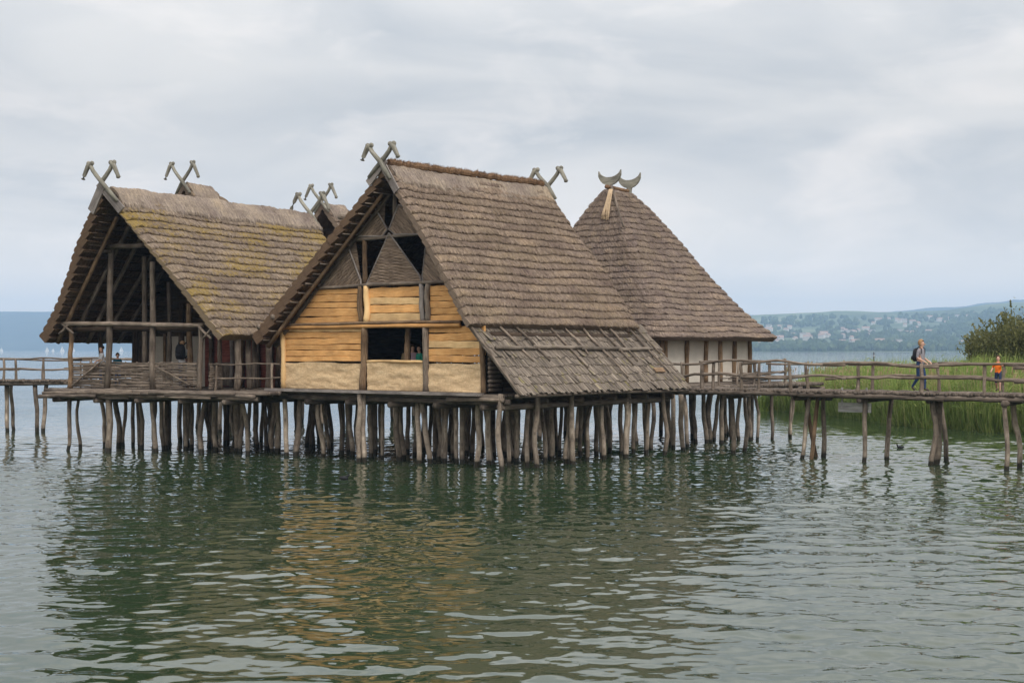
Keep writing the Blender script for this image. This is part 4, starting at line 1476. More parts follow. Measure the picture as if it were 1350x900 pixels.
def left_porch():
    hs = lambda px, py=450, t=TP: H.S(px, py, t)

    def post(px0, py0, px1, py1, r, t=TP, mat='wood', amp=0.035):
        s0, z0 = H.S(px0, py0, t)
        s1, z1 = H.S(px1, py1, t)
        mb = MB()
        mb.wob(H.P(s0, t, min(z0, HD) if py0 > 490 else z0), H.P(s1, t, z1), r, r * 0.88, amp, 9, 8)
        mb.build('porch_post', mat, left, smooth=True)
    post(92, 511, 94, 430, .10, mat='brown')
    post(142, 512, 146, 328, .125)
    post(202, 512, 201, 345, .115)
    post(263, 513, 264, 428, .10)
    for px, top, t, r, mat in ((190, 338, 1.5, .11, 'wood'), (223, 372, 2.2, .09, 'wood'), (250, 400, 1.8, .11, 'brown'), (133, 430, 2.4, .10, 'dark'), (178, 430, 3.4, .12, 'dark'), (240, 400, 3.4, .12, 'dark')):
        s, z = H.S(px, top, t)
        mb = MB()
        mb.wob(H.P(s, t, HD), H.P(s, t, z), r, r * 0.9, 0.03, 8, 8)
        mb.build('porch_post', mat, left, smooth=True)

    def beam(px0, py0, px1, py1, r, t=TP - 0.12, mat='wood', amp=0.03):
        s0, z0 = H.S(px0, py0, t)
        s1, z1 = H.S(px1, py1, t)
        mb = MB()
        mb.wob(H.P(s0, t, z0), H.P(s1, t, z1), r, r * 0.9, amp, 9, 8)
        mb.build('tie_beam', mat, left, smooth=True)
    beam(86, 427, 268, 428, .09)
    beam(115, 329, 146, 331, .07)
    beam(142, 326, 190, 323, .10)
    beam(92, 434, 262, 434, .10, TP + 0.25, 'dark')
    # short struts at the eave corners
    for (a, b) in (((80, 425), (97, 440)), ((78, 440), (90, 428)), ((262, 430), (278, 446)), ((268, 446), (280, 432))):
        mb = MB()
        s0, z0 = H.S(*a, TP - 0.2)
        s1, z1 = H.S(*b, TP - 0.2)
        mb.wob(H.P(s0, TP - 0.2, z0), H.P(s1, TP - 0.2, z1), .05, .045, .015, 4, 7)
        mb.build('eave_strut', 'wood', left, smooth=True)
    # wattle breast wall
    mb = MB()
    sA, sB = H.S(94, 495, TP)[0], H.S(262, 495, TP)[0]
    z = HD + 0.04
    while z < HD + 0.98:
        x = sA
        while x < sB:
            x2 = min(sB, x + random.uniform(1.2, 3.0))
            mb.wob(H.P(x - 0.05, TP + 0.02 + random.uniform(-.02, .02), z + random.uniform(-.02, .02)), H.P(x2 + 0.05, TP + 0.02, z + random.uniform(-.025, .025)), random.uniform(.018, .03), None, 0.012, 6, 6)
            x = x2
        z += 0.048
    x = sA + 0.4
    while x < sB:
        mb.wob(H.P(x, TP + 0.07, HD), H.P(x, TP + 0.07, HD + 1.0), .03, .028, .01, 3, 6)
        x += 0.55
    mb.build('wattle_railing', 'wood', left, smooth=True)
    mb = MB()
    for a, b in (((95, 508), (135, 474)), ((206, 484), (250, 507))):
        s0, z0 = H.S(*a, TP - 0.1)
        s1, z1 = H.S(*b, TP - 0.1)
        mb.wob(H.P(s0, TP - 0.1, z0), H.P(s1, TP - 0.1, z1), .04, .035, .012, 5, 7)
    mb.build('brace', 'wood', left, smooth=True)
    # far porch rail on the open left side, and benches
    mb = MB()
    mb.box(H.P(-3.4, 2.7, HD + 0.62), H.r * 1.5, H.g * 0.03, np.array([0, 0, 0.30]))
    mb.build('side_railing', 'dark', left)
    # room behind the porch
    TR = 4.4
    mb = MB()
    a, b = -3.75, -2.75
    for i in range(26):
        s = a + i * 0.04
    k = 0
    s = a
    while s < b:
        mb.wob(H.P(s, TR, HD), H.P(s, TR, 4.9), .09, .085, .02, 5, 7)
        s += 0.16
    z = 4.4
    while z < HR - 0.5:
        kk = (HR - z) / (HR - HLZ)
        w = 4.4 * kk - 0.42
        if w > 0.1:
            mb.wob(H.P(-w, TR, z), H.P(w, TR, z), .10, .10, .01, 3, 7)
        z += 0.17
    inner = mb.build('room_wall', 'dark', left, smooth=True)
    mb = MB()
    mb.prism([H.P(-2.75, TR, HD), H.P(-0.15, TR, HD), H.P(-0.15, TR, 4.4), H.P(-2.75, TR, 4.4)], H.r * 0.12)
    mb.build('plaster_panel', 'plaster', inner)
    mb = MB()
    mb.prism([H.P(-0.145, TR, HD), H.P(3.5, TR, HD), H.P(3.5, TR, 4.4), H.P(-0.145, TR, 4.4)], H.r * 0.12)
    mb.build('red_panel', 'red', inner)
    mb = MB()
    mb.prism([H.P(0.45, TR - 0.12, HD + 0.05), H.P(1.15, TR - 0.12, HD + 0.05), H.P(1.15, TR - 0.12, HD + 0.95), H.P(0.45, TR - 0.12, HD + 0.95)], H.r * 0.05, grain_dir=(0, 0, 1))
    mb.build('low_door', 'wood', inner)
    for s, r, mat in ((-2.1, .07, 'brown'), (-0.9, .07, 'brown'), (0.25, .10, 'wood'), (1.25, .09, 'board'), (1.75, .08, 'brown'), (2.5, .10, 'wood'), (3.1, .09, 'wood'), (3.5, .1, 'wood')):
        mb = MB()
        mb.wob(H.P(s, TR - 0.1, HD), H.P(s, TR - 0.1, 4.4), r, r * .9, .02, 6, 8)
        mb.build('wall_post', mat, inner, smooth=True)
    mb = MB()
    for s in (-3.75, 3.5):
        for i in range(14):
            zz = HD + .08 + i * 0.16
            mb.wob(H.P(s, TR + .15, zz), H.P(s, 10.3, zz), .10, .10, .01, 3, 7)
    for i in range(42):
        zz = HD + .08 + i * 0.17
        kk = min(1.0, (HR - zz) / (HR - HLZ))
        w = min(3.7, 4.4 * kk - .42)
        if w > .1:
            mb.wob(H.P(-w, 10.3, zz), H.P(w, 10.3, zz), .10, .10, .01, 3, 7)
    mb.build('room_wall', 'dark', left, smooth=True)
    # posts and rails along the open right-hand side
    for px, t, r, mat in ((290, 1.6, .09, 'wood'), (313, 1.1, .13, 'wood'), (328, 2.2, .11, 'wood'), (335, 2.9, .10, 'wood'), (354, 2.6, .12, 'wood'), (366, 3.6, .10, 'dark')):
        s, z = H.S(px, 470, t)
        mb = MB()
        mb.wob(H.P(s, t, HD), H.P(s, t, 4.35), r, r * .9, .03, 8, 8)
        mb.build('porch_post', mat, left, smooth=True)
    a = H.P(3.25, 0.55, 0)
    b = H.P(5.75, 1.25, 0)
    railing(left, (a, b), HD, (0.42, 0.93), posts=[0.08, 0.9], rp=.05, rr=.035, mat='wood')
    mb = MB()
    for i in range(15):
        zz = HD + 0.06 + i * 0.062
        mb.wob(H.P(3.35, 0.4 + random.uniform(-.04, .04), zz), H.P(3.35, 1.0 + random.uniform(-.05, .05), zz), .03, .028, .008, 3, 6)
    mb.build('log_stack', 'wood', left, smooth=True)


left_porch()


def left_platform():
    mb = MB()
    log_deck(mb, H, -4.15, 6.05, 0.0, 3.2, HD - 0.01, 's', 0.075, 0.15)
    log_deck(mb, H, -4.15, 5.5, 3.2, 10.6, HD - 0.01, 's', 0.085, 0.15)
    for t in (0.2, 2.2, 4.4, 6.6, 8.8):
        mb.wob(H.P(-4.2, t, HD - 0.28), H.P(5.7, t, HD - 0.28), .10, .10, .03, 8, 8)
    for s in (-3.6, -1.6, .4, 2.4, 4.4):
        mb.wob(H.P(s, -0.1, HD - 0.42), H.P(s, 10.4, HD - 0.42), .09, .09, .03, 6, 8)
    pf = mb.build('platform', 'deck', left, smooth=True)
    rnd = random.Random(4)
    for i in range(15):                     # rough bundle of logs along the front edge
        s0 = -4.35 + rnd.uniform(0, 6.6)
        ln = rnd.uniform(2.2, 4.2)
        s1 = min(s0 + ln, 6.1)
        t = -0.05 - rnd.uniform(0, 0.22)
        zz = HD - 0.06 - rnd.uniform(0, 0.30)
        mb = MB()
        mb.wob(H.P(s0, t, zz), H.P(s1, t + 0.08, zz - rnd.uniform(-.06, .06)), rnd.uniform(.05, .085), rnd.uniform(.04, .07), .025, 8, 7)
        mb.build('edge_log', 'wood' if rnd.random() < .7 else 'deck', pf, smooth=True)


left_platform()
PILES_LEFT = [(89, 593, .095), (105, 591, .085), (136, 588, .10), (144, 596, .17), (164, 587, .09), (176, 587, .10), (187, 591, .11), (204, 596, .12), (213, 592, .11), (221, 589, .10), (244, 586, .11), (251, 591, .11), (264, 598, .13), (273, 588, .12), (296, 585, .11), (313, 595, .15), (326, 599, .12), (352, 592, .11), (361, 596, .12), (340, 590, .12)]
for px, py, r in PILES_LEFT:
    pile(left, at_water(px, py), HD - 0.12, r, (random.gauss(0, .08), random.gauss(0, .05)))
for s in np.arange(-3.4, 5.6, 1.3):
    for t in (2.6, 4.6, 6.6, 9.0):
        pile(left, H.P(s + random.gauss(0, .16), t + random.gauss(0, .2), 0), HD - 0.3, random.uniform(.10, .14))

# ================================================================== HIPPED HOUSE (right, behind)
hip = thing('stilt_house', M.P(-3.6, 19.5, 0), 'hipped thatched stilt house with white plaster walls and crescent ridge horns', 'house')


def rect_loop(s0, s1, t0, t1, r, ns, nt, m):
    """closed loop of (s, t): sides and rounded corners with fixed counts"""
    out = []
    cs = [(s1 - r, t0 + r, -90), (s1 - r, t1 - r, 0), (s0 + r, t1 - r, 90), (s0 + r, t0 + r, 180)]
    sides = [nt, ns, nt, ns]
    for i in range(4):
        cx, cy, a0 = cs[i]
        for k in range(m):
            a = rad(a0 + 90 * k / (m - 1))
            out.append((cx + r * math.cos(a), cy + r * math.sin(a)))
        nx = cs[(i + 1) % 4]
        a = rad(a0 + 90)
        p = np.array([cx + r * math.cos(a), cy + r * math.sin(a)])
        q = np.array([nx[0] + r * math.cos(a), nx[1] + r * math.sin(a)])
        for k in range(1, sides[i]):
            w = p + (q - p) * k / sides[i]
            out.append((w[0], w[1]))
    return out


def hip_roof():
    e0, e1, f0, f1 = -8.9, 1.45, 15.1, 24.4
    mid = (e0 + e1) / 2
    lo = rect_loop(e0, e1, f0, f1, 1.1, 60, 56, 12)
    hi = rect_loop(mid - 0.14, mid + 0.14, f0 + 2.75, f0 + 2.75 + 1.75, 0.12, 60, 56, 12)
    T = np.array([M.P(s, t, 10.72) for s, t in hi])
    B = np.array([M.P(s, t, 4.28) for s, t in lo])
    roof = MB()
    thatch(roof, T, B, 25, step=0.05, thick=0.28, bulge=lambda v: np.interp(v, [0, .12, .3, .55, .8, 1], [0, .08, .03, -.14, -.2, 0]), closed=True, flip=1, seed=23, straws=6500, wig=0.11)
    ro = roof.build('roof', ['thatch_grey', 'under'], hip)
    mb = MB()
    saddle(mb, M.P(mid, f0 + 2.6, 10.66), M.P(mid, f0 + 4.65, 10.62), M.g, 0.55, 0.80, 0.15, seed=9, nu=30)
    mb.build('ridge_cover', 'ridge', ro)
    mb = MB()
    mb.wob(M.P(mid, f0 + 2.7, 10.86), M.P(mid, f0 + 4.5, 10.84), .09, .09, .03, 8, 8)
    mb.build('ridge_roll', 'sod', ro, smooth=True)
    # crescents
    for t in (f0 + 3.0, f0 + 4.5):
        mb = MB()
        n = 15
        outer, inner = [], []
        for i in range(n):
            a = rad(198 + 144 * i / (n - 1))
            outer.append((0.62 * math.cos(a), 0.62 * math.sin(a) + 0.62))
            a2 = rad(190 + 160 * i / (n - 1))
            inner.append((0.60 * math.cos(a2), 0.36 * math.sin(a2) + 0.72))
        cen = M.P(mid, t, 10.95)
        V, F = [], []
        for w in (-0.05, 0.05):
            for (s, z) in outer + inner:
                V.append(cen + M.g * s + M.r * w + np.array([0, 0, z]))
        k = 2 * n
        for i in range(n - 1):
            F.append((i, i + 1, n + i + 1, n + i))
            F.append((k + i + 1, k + i, k + n + i, k + n + i + 1))
            F.append((i + 1, i, k + i, k + i + 1))
            F.append((n + i, n + i + 1, k + n + i + 1, k + n + i))
        F += [(0, n, k + n, k), (n - 1, k + n - 1, k + 2 * n - 1, 2 * n - 1)]
        mb.add(V, F, [(v[0], v[2], 3.0) for v in V])
        mb.tube([cen + np.array([0, 0, -0.5]), cen + np.array([0, 0, 0.08])], [0.09, 0.13], 8)
        mb.build('crescent_horn', 'horn', ro)
    # pole on the near hip and the pale straw patch
    mb = MB()
    mb.wob(M.P(mid + .2, f0 + 2.8, 10.95), M.P(mid + 1.62, f0 + 1.72, 9.0), .05, .04, .015, 6, 7)
    mb.build('hip_pole', 'wood', ro, smooth=True)
    mb = MB()
    for i in range(16):
        u = random.uniform(-1, 1)
        p = M.P(mid + .34 + u * .08, f0 + 2.60, 10.70)
        q = M.P(mid + .42 + u * .20, f0 + 2.05, 9.45 + random.uniform(-.12, .1))
        mb.wob(p + np.array([0, 0, .03]), q, .03, .035, .01, 4, 5)
    mb.build('straw_patch', 'straw', ro, smooth=True)


hip_roof()


def hip_walls():
    w0, w1, v0, v1 = -7.8, 0.48, 16.05, 22.8
    mb = MB()
    z0, z1 = DECK, 4.6
    mb.prism([M.P(w1, v0, z0), M.P(w1, v1, z0), M.P(w1, v1, z1), M.P(w1, v0, z1)], M.g * -0.15)
    mb.prism([M.P(w0, v0, z0), M.P(w1 - .15, v0, z0), M.P(w1 - .15, v0, z1), M.P(w0, v0, z1)], M.r * 0.15)
    mb.prism([M.P(w0, v1 - .15, z0), M.P(w1 - .15, v1 - .15, z0), M.P(w1 - .15, v1 - .15, z1), M.P(w0, v1 - .15, z1)], M.r * 0.15)
    mb.prism([M.P(w0, v0 + .15, z0), M.P(w0, v1 - .15, z0), M.P(w0, v1 - .15, z1), M.P(w0, v0 + .15, z1)], M.g * 0.15)
    wall = mb.build('wall', 'plaster', hip)
    for px in (871, 877, 905, 930.5, 949.5, 968, 988):
        s = w1 + 0.04
        # along the right-hand wall
        best = min((abs(675 + M.P(s, t, 3)[0] / M.P(s, t, 3)[1] * 2000 - px), t) for t in np.linspace(v0 - .3, v1 + .2, 300))
        mb = MB()
        mb.wob(M.P(s, best[1], DECK), M.P(s + .02, best[1], 4.5), .11, .10, .02, 6, 8)
        mb.build('wall_post', 'brown', wall, smooth=True)
    for s in np.arange(w0, w1 - .5, 1.2):
        mb = MB()
        mb.wob(M.P(s, v0 - .03, DECK), M.P(s, v0 - .03, 4.5), .10, .09, .02, 6, 8)
        mb.build('wall_post', 'brown', wall, smooth=True)
    mb = MB()
    log_deck(mb, M, -8.4, 3.95, 13.2, 23.2, DECK - 0.01, 's', 0.085, 0.1)
    for t in (13.4, 16, 18.5, 21, 23):
        mb.wob(M.P(-8.4, t, DECK - .28), M.P(4.1, t, DECK - .28), .11, .1, .03, 8, 8)
    pf = mb.build('platform', 'deck', hip, smooth=True)
    mb = MB()
    rnd = random.Random(5)
    for i in range(7):                       # loose planks lying on the gallery floor
        t = 17.2 + rnd.uniform(0, 1.0)
        mb.box(M.P(3.0 + rnd.uniform(-.3, .4), t + 1.0, DECK + .04 + i * .045), (M.r + M.g * rnd.gauss(0, .06)) * rnd.uniform(1.2, 1.9), M.g * .11, np.array([0, 0, .018]))
    mb.build('plank_stack', 'deck', hip)
    railing(hip, (M.P(3.9, 13.4, 0), M.P(3.9, 19.9, 0)), DECK, (0.42, 0.90), n_posts=6, rp=.05, rr=.04, amp=.05)
    railing(hip, (M.P(3.9, 19.9, 0), M.P(0.9, 22.6, 0)), DECK, (0.42, 0.90), n_posts=3, rp=.05, rr=.04, amp=.05)


hip_walls()
PILES_HIP = [(887, 592, .12), (899, 594, .12), (907, 590, .11), (915, 583, .11), (935, 583, .14), (943, 580, .11), (949, 585, .14), (959, 573, .09), (974, 580, .11), (988, 580, .12), (998, 580, .09), (1018, 580, .09), (1042, 577, .09)]
for px, py, r in PILES_HIP:
    pile(hip, at_water(px, py), DECK - .12, r)
for s in np.arange(-7.6, 3.6, 1.6):
    for t in (14.2, 16.4, 18.8, 21.0):
        pile(hip, M.P(s + random.gauss(0, .2), t + random.gauss(0, .2), 0), DECK - .3, random.uniform(.11, .15))


# ================================================================== HOUSES BEHIND (only their tops show)
def back_house(px, Y, ztop, half, L, label, seed, wall_half):
    x = (px - 675) / 2000 * Y
    F = Frame(x, Y, 33)
    h = thing('stilt_house', F.P(0, L / 2, 0), label, 'house')
    roof = MB()
    nu = 110
    ez = ztop - half * 1.2
    RL = 1.3
    T = lerp_line(F.P(0, -0.4, ztop), F.P(0, RL, ztop - .1), nu)
    thatch(roof, T, lerp_line(F.P(half, 0, ez), F.P(half, L, ez), nu), 18, flip=1, seed=seed, straws=900, thick=.3)
    thatch(roof, T, lerp_line(F.P(-half, 0, ez), F.P(-half, L, ez), nu), 18, flip=-1, seed=seed + 1, straws=900, thick=.3)
    thatch(roof, lerp_line(F.P(half * .01, RL, ztop - .1), F.P(-half * .01, RL, ztop - .1), nu), lerp_line(F.P(half, L, ez), F.P(-half, L, ez), nu), 18, flip=1, seed=seed + 2, straws=500, thick=.3)
    ro = roof.build('roof', ['thatch', 'under'], h)
    mb = MB()
    saddle(mb, F.P(0, -0.2, ztop - .05), F.P(0, RL + .1, ztop - .1), F.g, .6, .7, .17, seed=seed, nu=60)
    mb.build('ridge_cover', 'ridge', ro)
    horn_pair(F, 0, -0.47, ztop + .2, 1.0, ro, (verge_dir(-1, -1.2, 0, .1, .8), verge_dir(1, -1.2, 0, .1, .8)), wide=1.3)
    mb = MB()
    w = wall_half
    zt = ztop - w * 1.2 - .3
    mb.prism([F.P(-w, .8, DECK), F.P(w, .8, DECK), F.P(w, .8, zt), F.P(0, .8, ztop - .5), F.P(-w, .8, zt)], F.r * .15)
    mb.prism([F.P(-w, L - 2.6, DECK), F.P(w, L - 2.6, DECK), F.P(w, L - 2.6, zt - 1), F.P(-w, L - 2.6, zt - 1)], F.r * .15)
    for sd in (-1, 1):
        mb.prism([F.P(sd * w, .96, DECK), F.P(sd * w, L - 2.62, DECK), F.P(sd * w, L - 2.62, zt - 1), F.P(sd * w, .96, zt - 1)], F.g * -.12 * sd)
    mb.build('wall', 'dark', h)
    mb = MB()
    log_deck(mb, F, -w - .5, w + .5, .2, L - .2, DECK, 's', .09)
    mb.build('platform', 'deck', h, smooth=True)
    for s in np.linspace(-w, w, 4):
        for t in np.linspace(.8, L - .8, 4):
            pile(h, F.P(s + random.gauss(0, .1), t + random.gauss(0, .1), 0), DECK - .2, .13)


back_house(250, 70, 11.35, 4.6, 7.5, 'farther thatched house, its grey peak showing above the lichen-covered roof', 31, 2.3)
back_house(431, 78, 11.2, 4.6, 7.5, 'farther thatched house, its peak showing behind the two front roofs', 37, 2.3)

# ================================================================== WALKWAYS
walk = thing('footbridge', M.P(13, 11.5, 0), 'log footbridge with crooked railings that two visitors cross', 'footbridge')


def right_bridge():
    W0, W1, t0, t1 = 4.5, 24.0, 10.6, 12.45
    mb = MB()
    log_deck(mb, M, W0, W1, t0, t1, DECK, 't', .06, .10)
    dk = mb.build('deck', 'deck', walk, smooth=True)
    for t, z in ((t0 + .02, DECK - .17), (t1 - .05, DECK - .17)):
        s = W0
        while s < W1:
            s2 = s + random.uniform(4.0, 5.5)
            mb = MB()
            mb.wob(M.P(s - .3, t + random.uniform(-.04, .04), z), M.P(s2, t, z + random.uniform(-.03, .03)), .10, .08, .035, 8, 8)
            mb.build('bearer', 'deck', dk, smooth=True)
            s = s2
    # piles in pairs with a cap log
    bents = [((966, 598), (982, 596)), ((1059, 604), (1085, 603)), ((1139, 609), (1170, 606)), ((1227, 613), (1248, 607)), ((1327, 620), (1343, 616))]
    for i, (a, b) in enumerate(bents):
        pa, pb = at_water(*a), at_water(*b)
        pile(walk, pa, DECK - .22, .108)
        pile(walk, pb, DECK - .22, .105)
        mb = MB()
        za = np.array([0, 0, DECK - .30])
        d = (pb - pa) / np.linalg.norm(pb - pa)
        mb.wob(pa - d * .35 + za, pb + d * .35 + za, .10, .09, .02, 5, 8)
        mb.build('cap_log', 'deck', walk, smooth=True)
    pile(walk, at_water(1236, 612), DECK - .25, .13)
    pile(walk, at_water(1042, 577), DECK - .2, .09)
    for a, b in (((1067, 605), (1078, 520)), ((1080, 602), (1061, 525))):
        pa = at_water(*a)
        Y = pa[1]
        q = np.array([(b[0] - 675) / 2000 * (Y - .1), Y - .1, DECK - .25])
        mb = MB()
        mb.wob(pa + np.array([0, 0, -.6]), q, .075, .07, .015, 6, 8)
        o = mb.build('brace', 'brown', walk, smooth=True)
    for (s, tt) in ((18.0, 13.0), (21.5, 13.0), (20.0, 10.7), (23.5, 10.7), (23.5, 12.3)):
        pile(walk, M.P(s, tt - .3, 0), DECK - .2, .12)
    # railings: post positions along the front and back edges
    def s_at(px, t):
        return M.S(px, 500, t)[0]
    fp = [s_at(p, t0 + .06) for p in (899, 925, 940, 977, 1000, 1043, 1130, 1215, 1298)] + [19.3, 22.0]
    a, b = M.P(W0 - .1, t0 + .06, 0), M.P(W1, t0 + .06, 0)
    railing(walk, (a, b), DECK, (.44, .90), posts=[(s - W0 + .1) / (W1 - W0 + .1) for s in fp], rp=.062, rr=.048, amp=.085)
    bp = [s_at(p, t1 - .06) for p in (1066, 1150, 1239, 1322)] + [20.6, 23.0]
    a, b = M.P(7.6, t1 - .06, 0), M.P(W1, t1 - .06, 0)
    railing(walk, (a, b), DECK, (.46, .90), posts=[(s - 7.6) / (W1 - 7.6) for s in bp], rp=.055, rr=.04, amp=.05)


right_bridge()

lbr = thing('footbridge', (-22, 69.7, 0), 'thin log footbridge running out to the left edge over open water', 'footbridge')


def left_bridge():
    F = Frame(-34.0, 70.0, 2.0)
    mb = MB()
    log_deck(mb, F, 0, 21.0, 0, 1.7, DECK, 't', .065, .1)
    dk = mb.build('deck', 'deck', lbr, smooth=True)
    for t in (.1, 1.6):
        for s in range(0, 20, 5):
            mb = MB()
            mb.wob(F.P(s - .2, t, DECK - .18), F.P(s + 5.2, t, DECK - .18), .10, .09, .03, 6, 8)
            mb.build('bearer', 'deck', dk, smooth=True)
    for px, py in ((10, 568), (50, 571), (59, 570), (-60, 568), (-50, 566), (18, 566)):
        p = at_water(px, py)
        yc = min(max(p[1], 69.9), 71.5)
        p = p * yc / p[1]
        pile(lbr, p, DECK - .22, .12)
    for s in (18, 20.6):
        pile(lbr, F.P(s, .4, 0), DECK - .2, .12)
    a, b = F.P(0, .08, 0), F.P(20.8, .08, 0)
    ps = [F.S(p, 490, .08)[0] / 20.8 for p in (-58, -30, 5, 21, 57, 92, 120)]
    railing(lbr, (a, b), DECK, (.46, .92), posts=ps, rp=.06, rr=.045, amp=.06)
    a, b = F.P(0, 1.62, 0), F.P(20.8, 1.62, 0)
    railing(lbr, (a, b), DECK, (.46, .92), n_posts=8, rp=.05, rr=.04, amp=.05)


left_bridge()

# grey board hung under the footbridge
mb = MB()
p = M.S(1105, 530, 11.0)
q = M.S(1148, 544, 11.0)
for k in range(3):
    zc = q[1] + (p[1] - q[1]) * (k + .5) / 3
    mb.box(M.P((p[0] + q[0]) / 2, 11.02 + k * .004, zc), M.g * (q[0] - p[0]) / 2, M.r * .02, np.array([0, 0, (p[1] - q[1]) / 6 - .004]))
for s in (p[0] + .15, q[0] - .15):
    mb.box(M.P(s, 11.00, (p[1] + 2.3) / 2 + .0), M.r * .012, M.g * .03, np.array([0, 0, abs(2.3 - p[1]) / 2 + .2]))
tag(mb.build('hanging_board', 'sign_grey'), 'wide grey plank board hanging below the footbridge above the reeds', 'board')


# ================================================================== REEDS AND BUSH
def leaf_mat(name, a, b_, c):
    m, t, b = new_mat(name)
    at = nd(t, 'ShaderNodeAttribute', attribute_name='grain')
    sp = nd(t, 'ShaderNodeSeparateXYZ')
    lk(t, at.outputs['Vector'], sp.inputs[0])
    w = nd(t, 'ShaderNodeTexWhiteNoise', noise_dimensions='1D')
    lk(t, sp.outputs[2], w.inputs['W'])
    r = ramp(t, [(0.0, a), (0.6, b_), (1.0, c)], w.outputs['Value'])
    geo = nd(t, 'ShaderNodeNewGeometry')
    n = noise(t, geo.outputs['Position'], .35, 3)
    r2 = ramp(t, [(.35, (.75, .78, .7)), (.65, (1.2, 1.15, 1.05))], n.outputs[0])
    lk(t, mixrgb(t, 1.0, r.outputs[0], r2.outputs[0], 'MULTIPLY'), b.inputs['Base Color'])
    b.inputs['Roughness'].default_value = .7
    tr = nd(t, 'ShaderNodeBsdfTranslucent')
    lk(t, r.outputs[0], tr.inputs[0])
    mx = nd(t, 'ShaderNodeMixShader')
    mx.inputs[0].default_value = .42
    out = t.nodes['Material Output']
    lk(t, b.outputs[0], mx.inputs[1])
    lk(t, tr.outputs[0], mx.inputs[2])
    lk(t, mx.outputs[0], out.inputs[0])
    return m


MAT['reed'] = leaf_mat('reed_green', (.14, .20, .05), (.26, .35, .095), (.42, .44, .18))
MAT['dead_reed'] = leaf_mat('dead_reed', (.20, .15, .08), (.32, .25, .14), (.42, .34, .20))
MAT['willow'] = leaf_mat('willow_leaf', (.075, .085, .033), (.145, .15, .06), (.25, .245, .11))


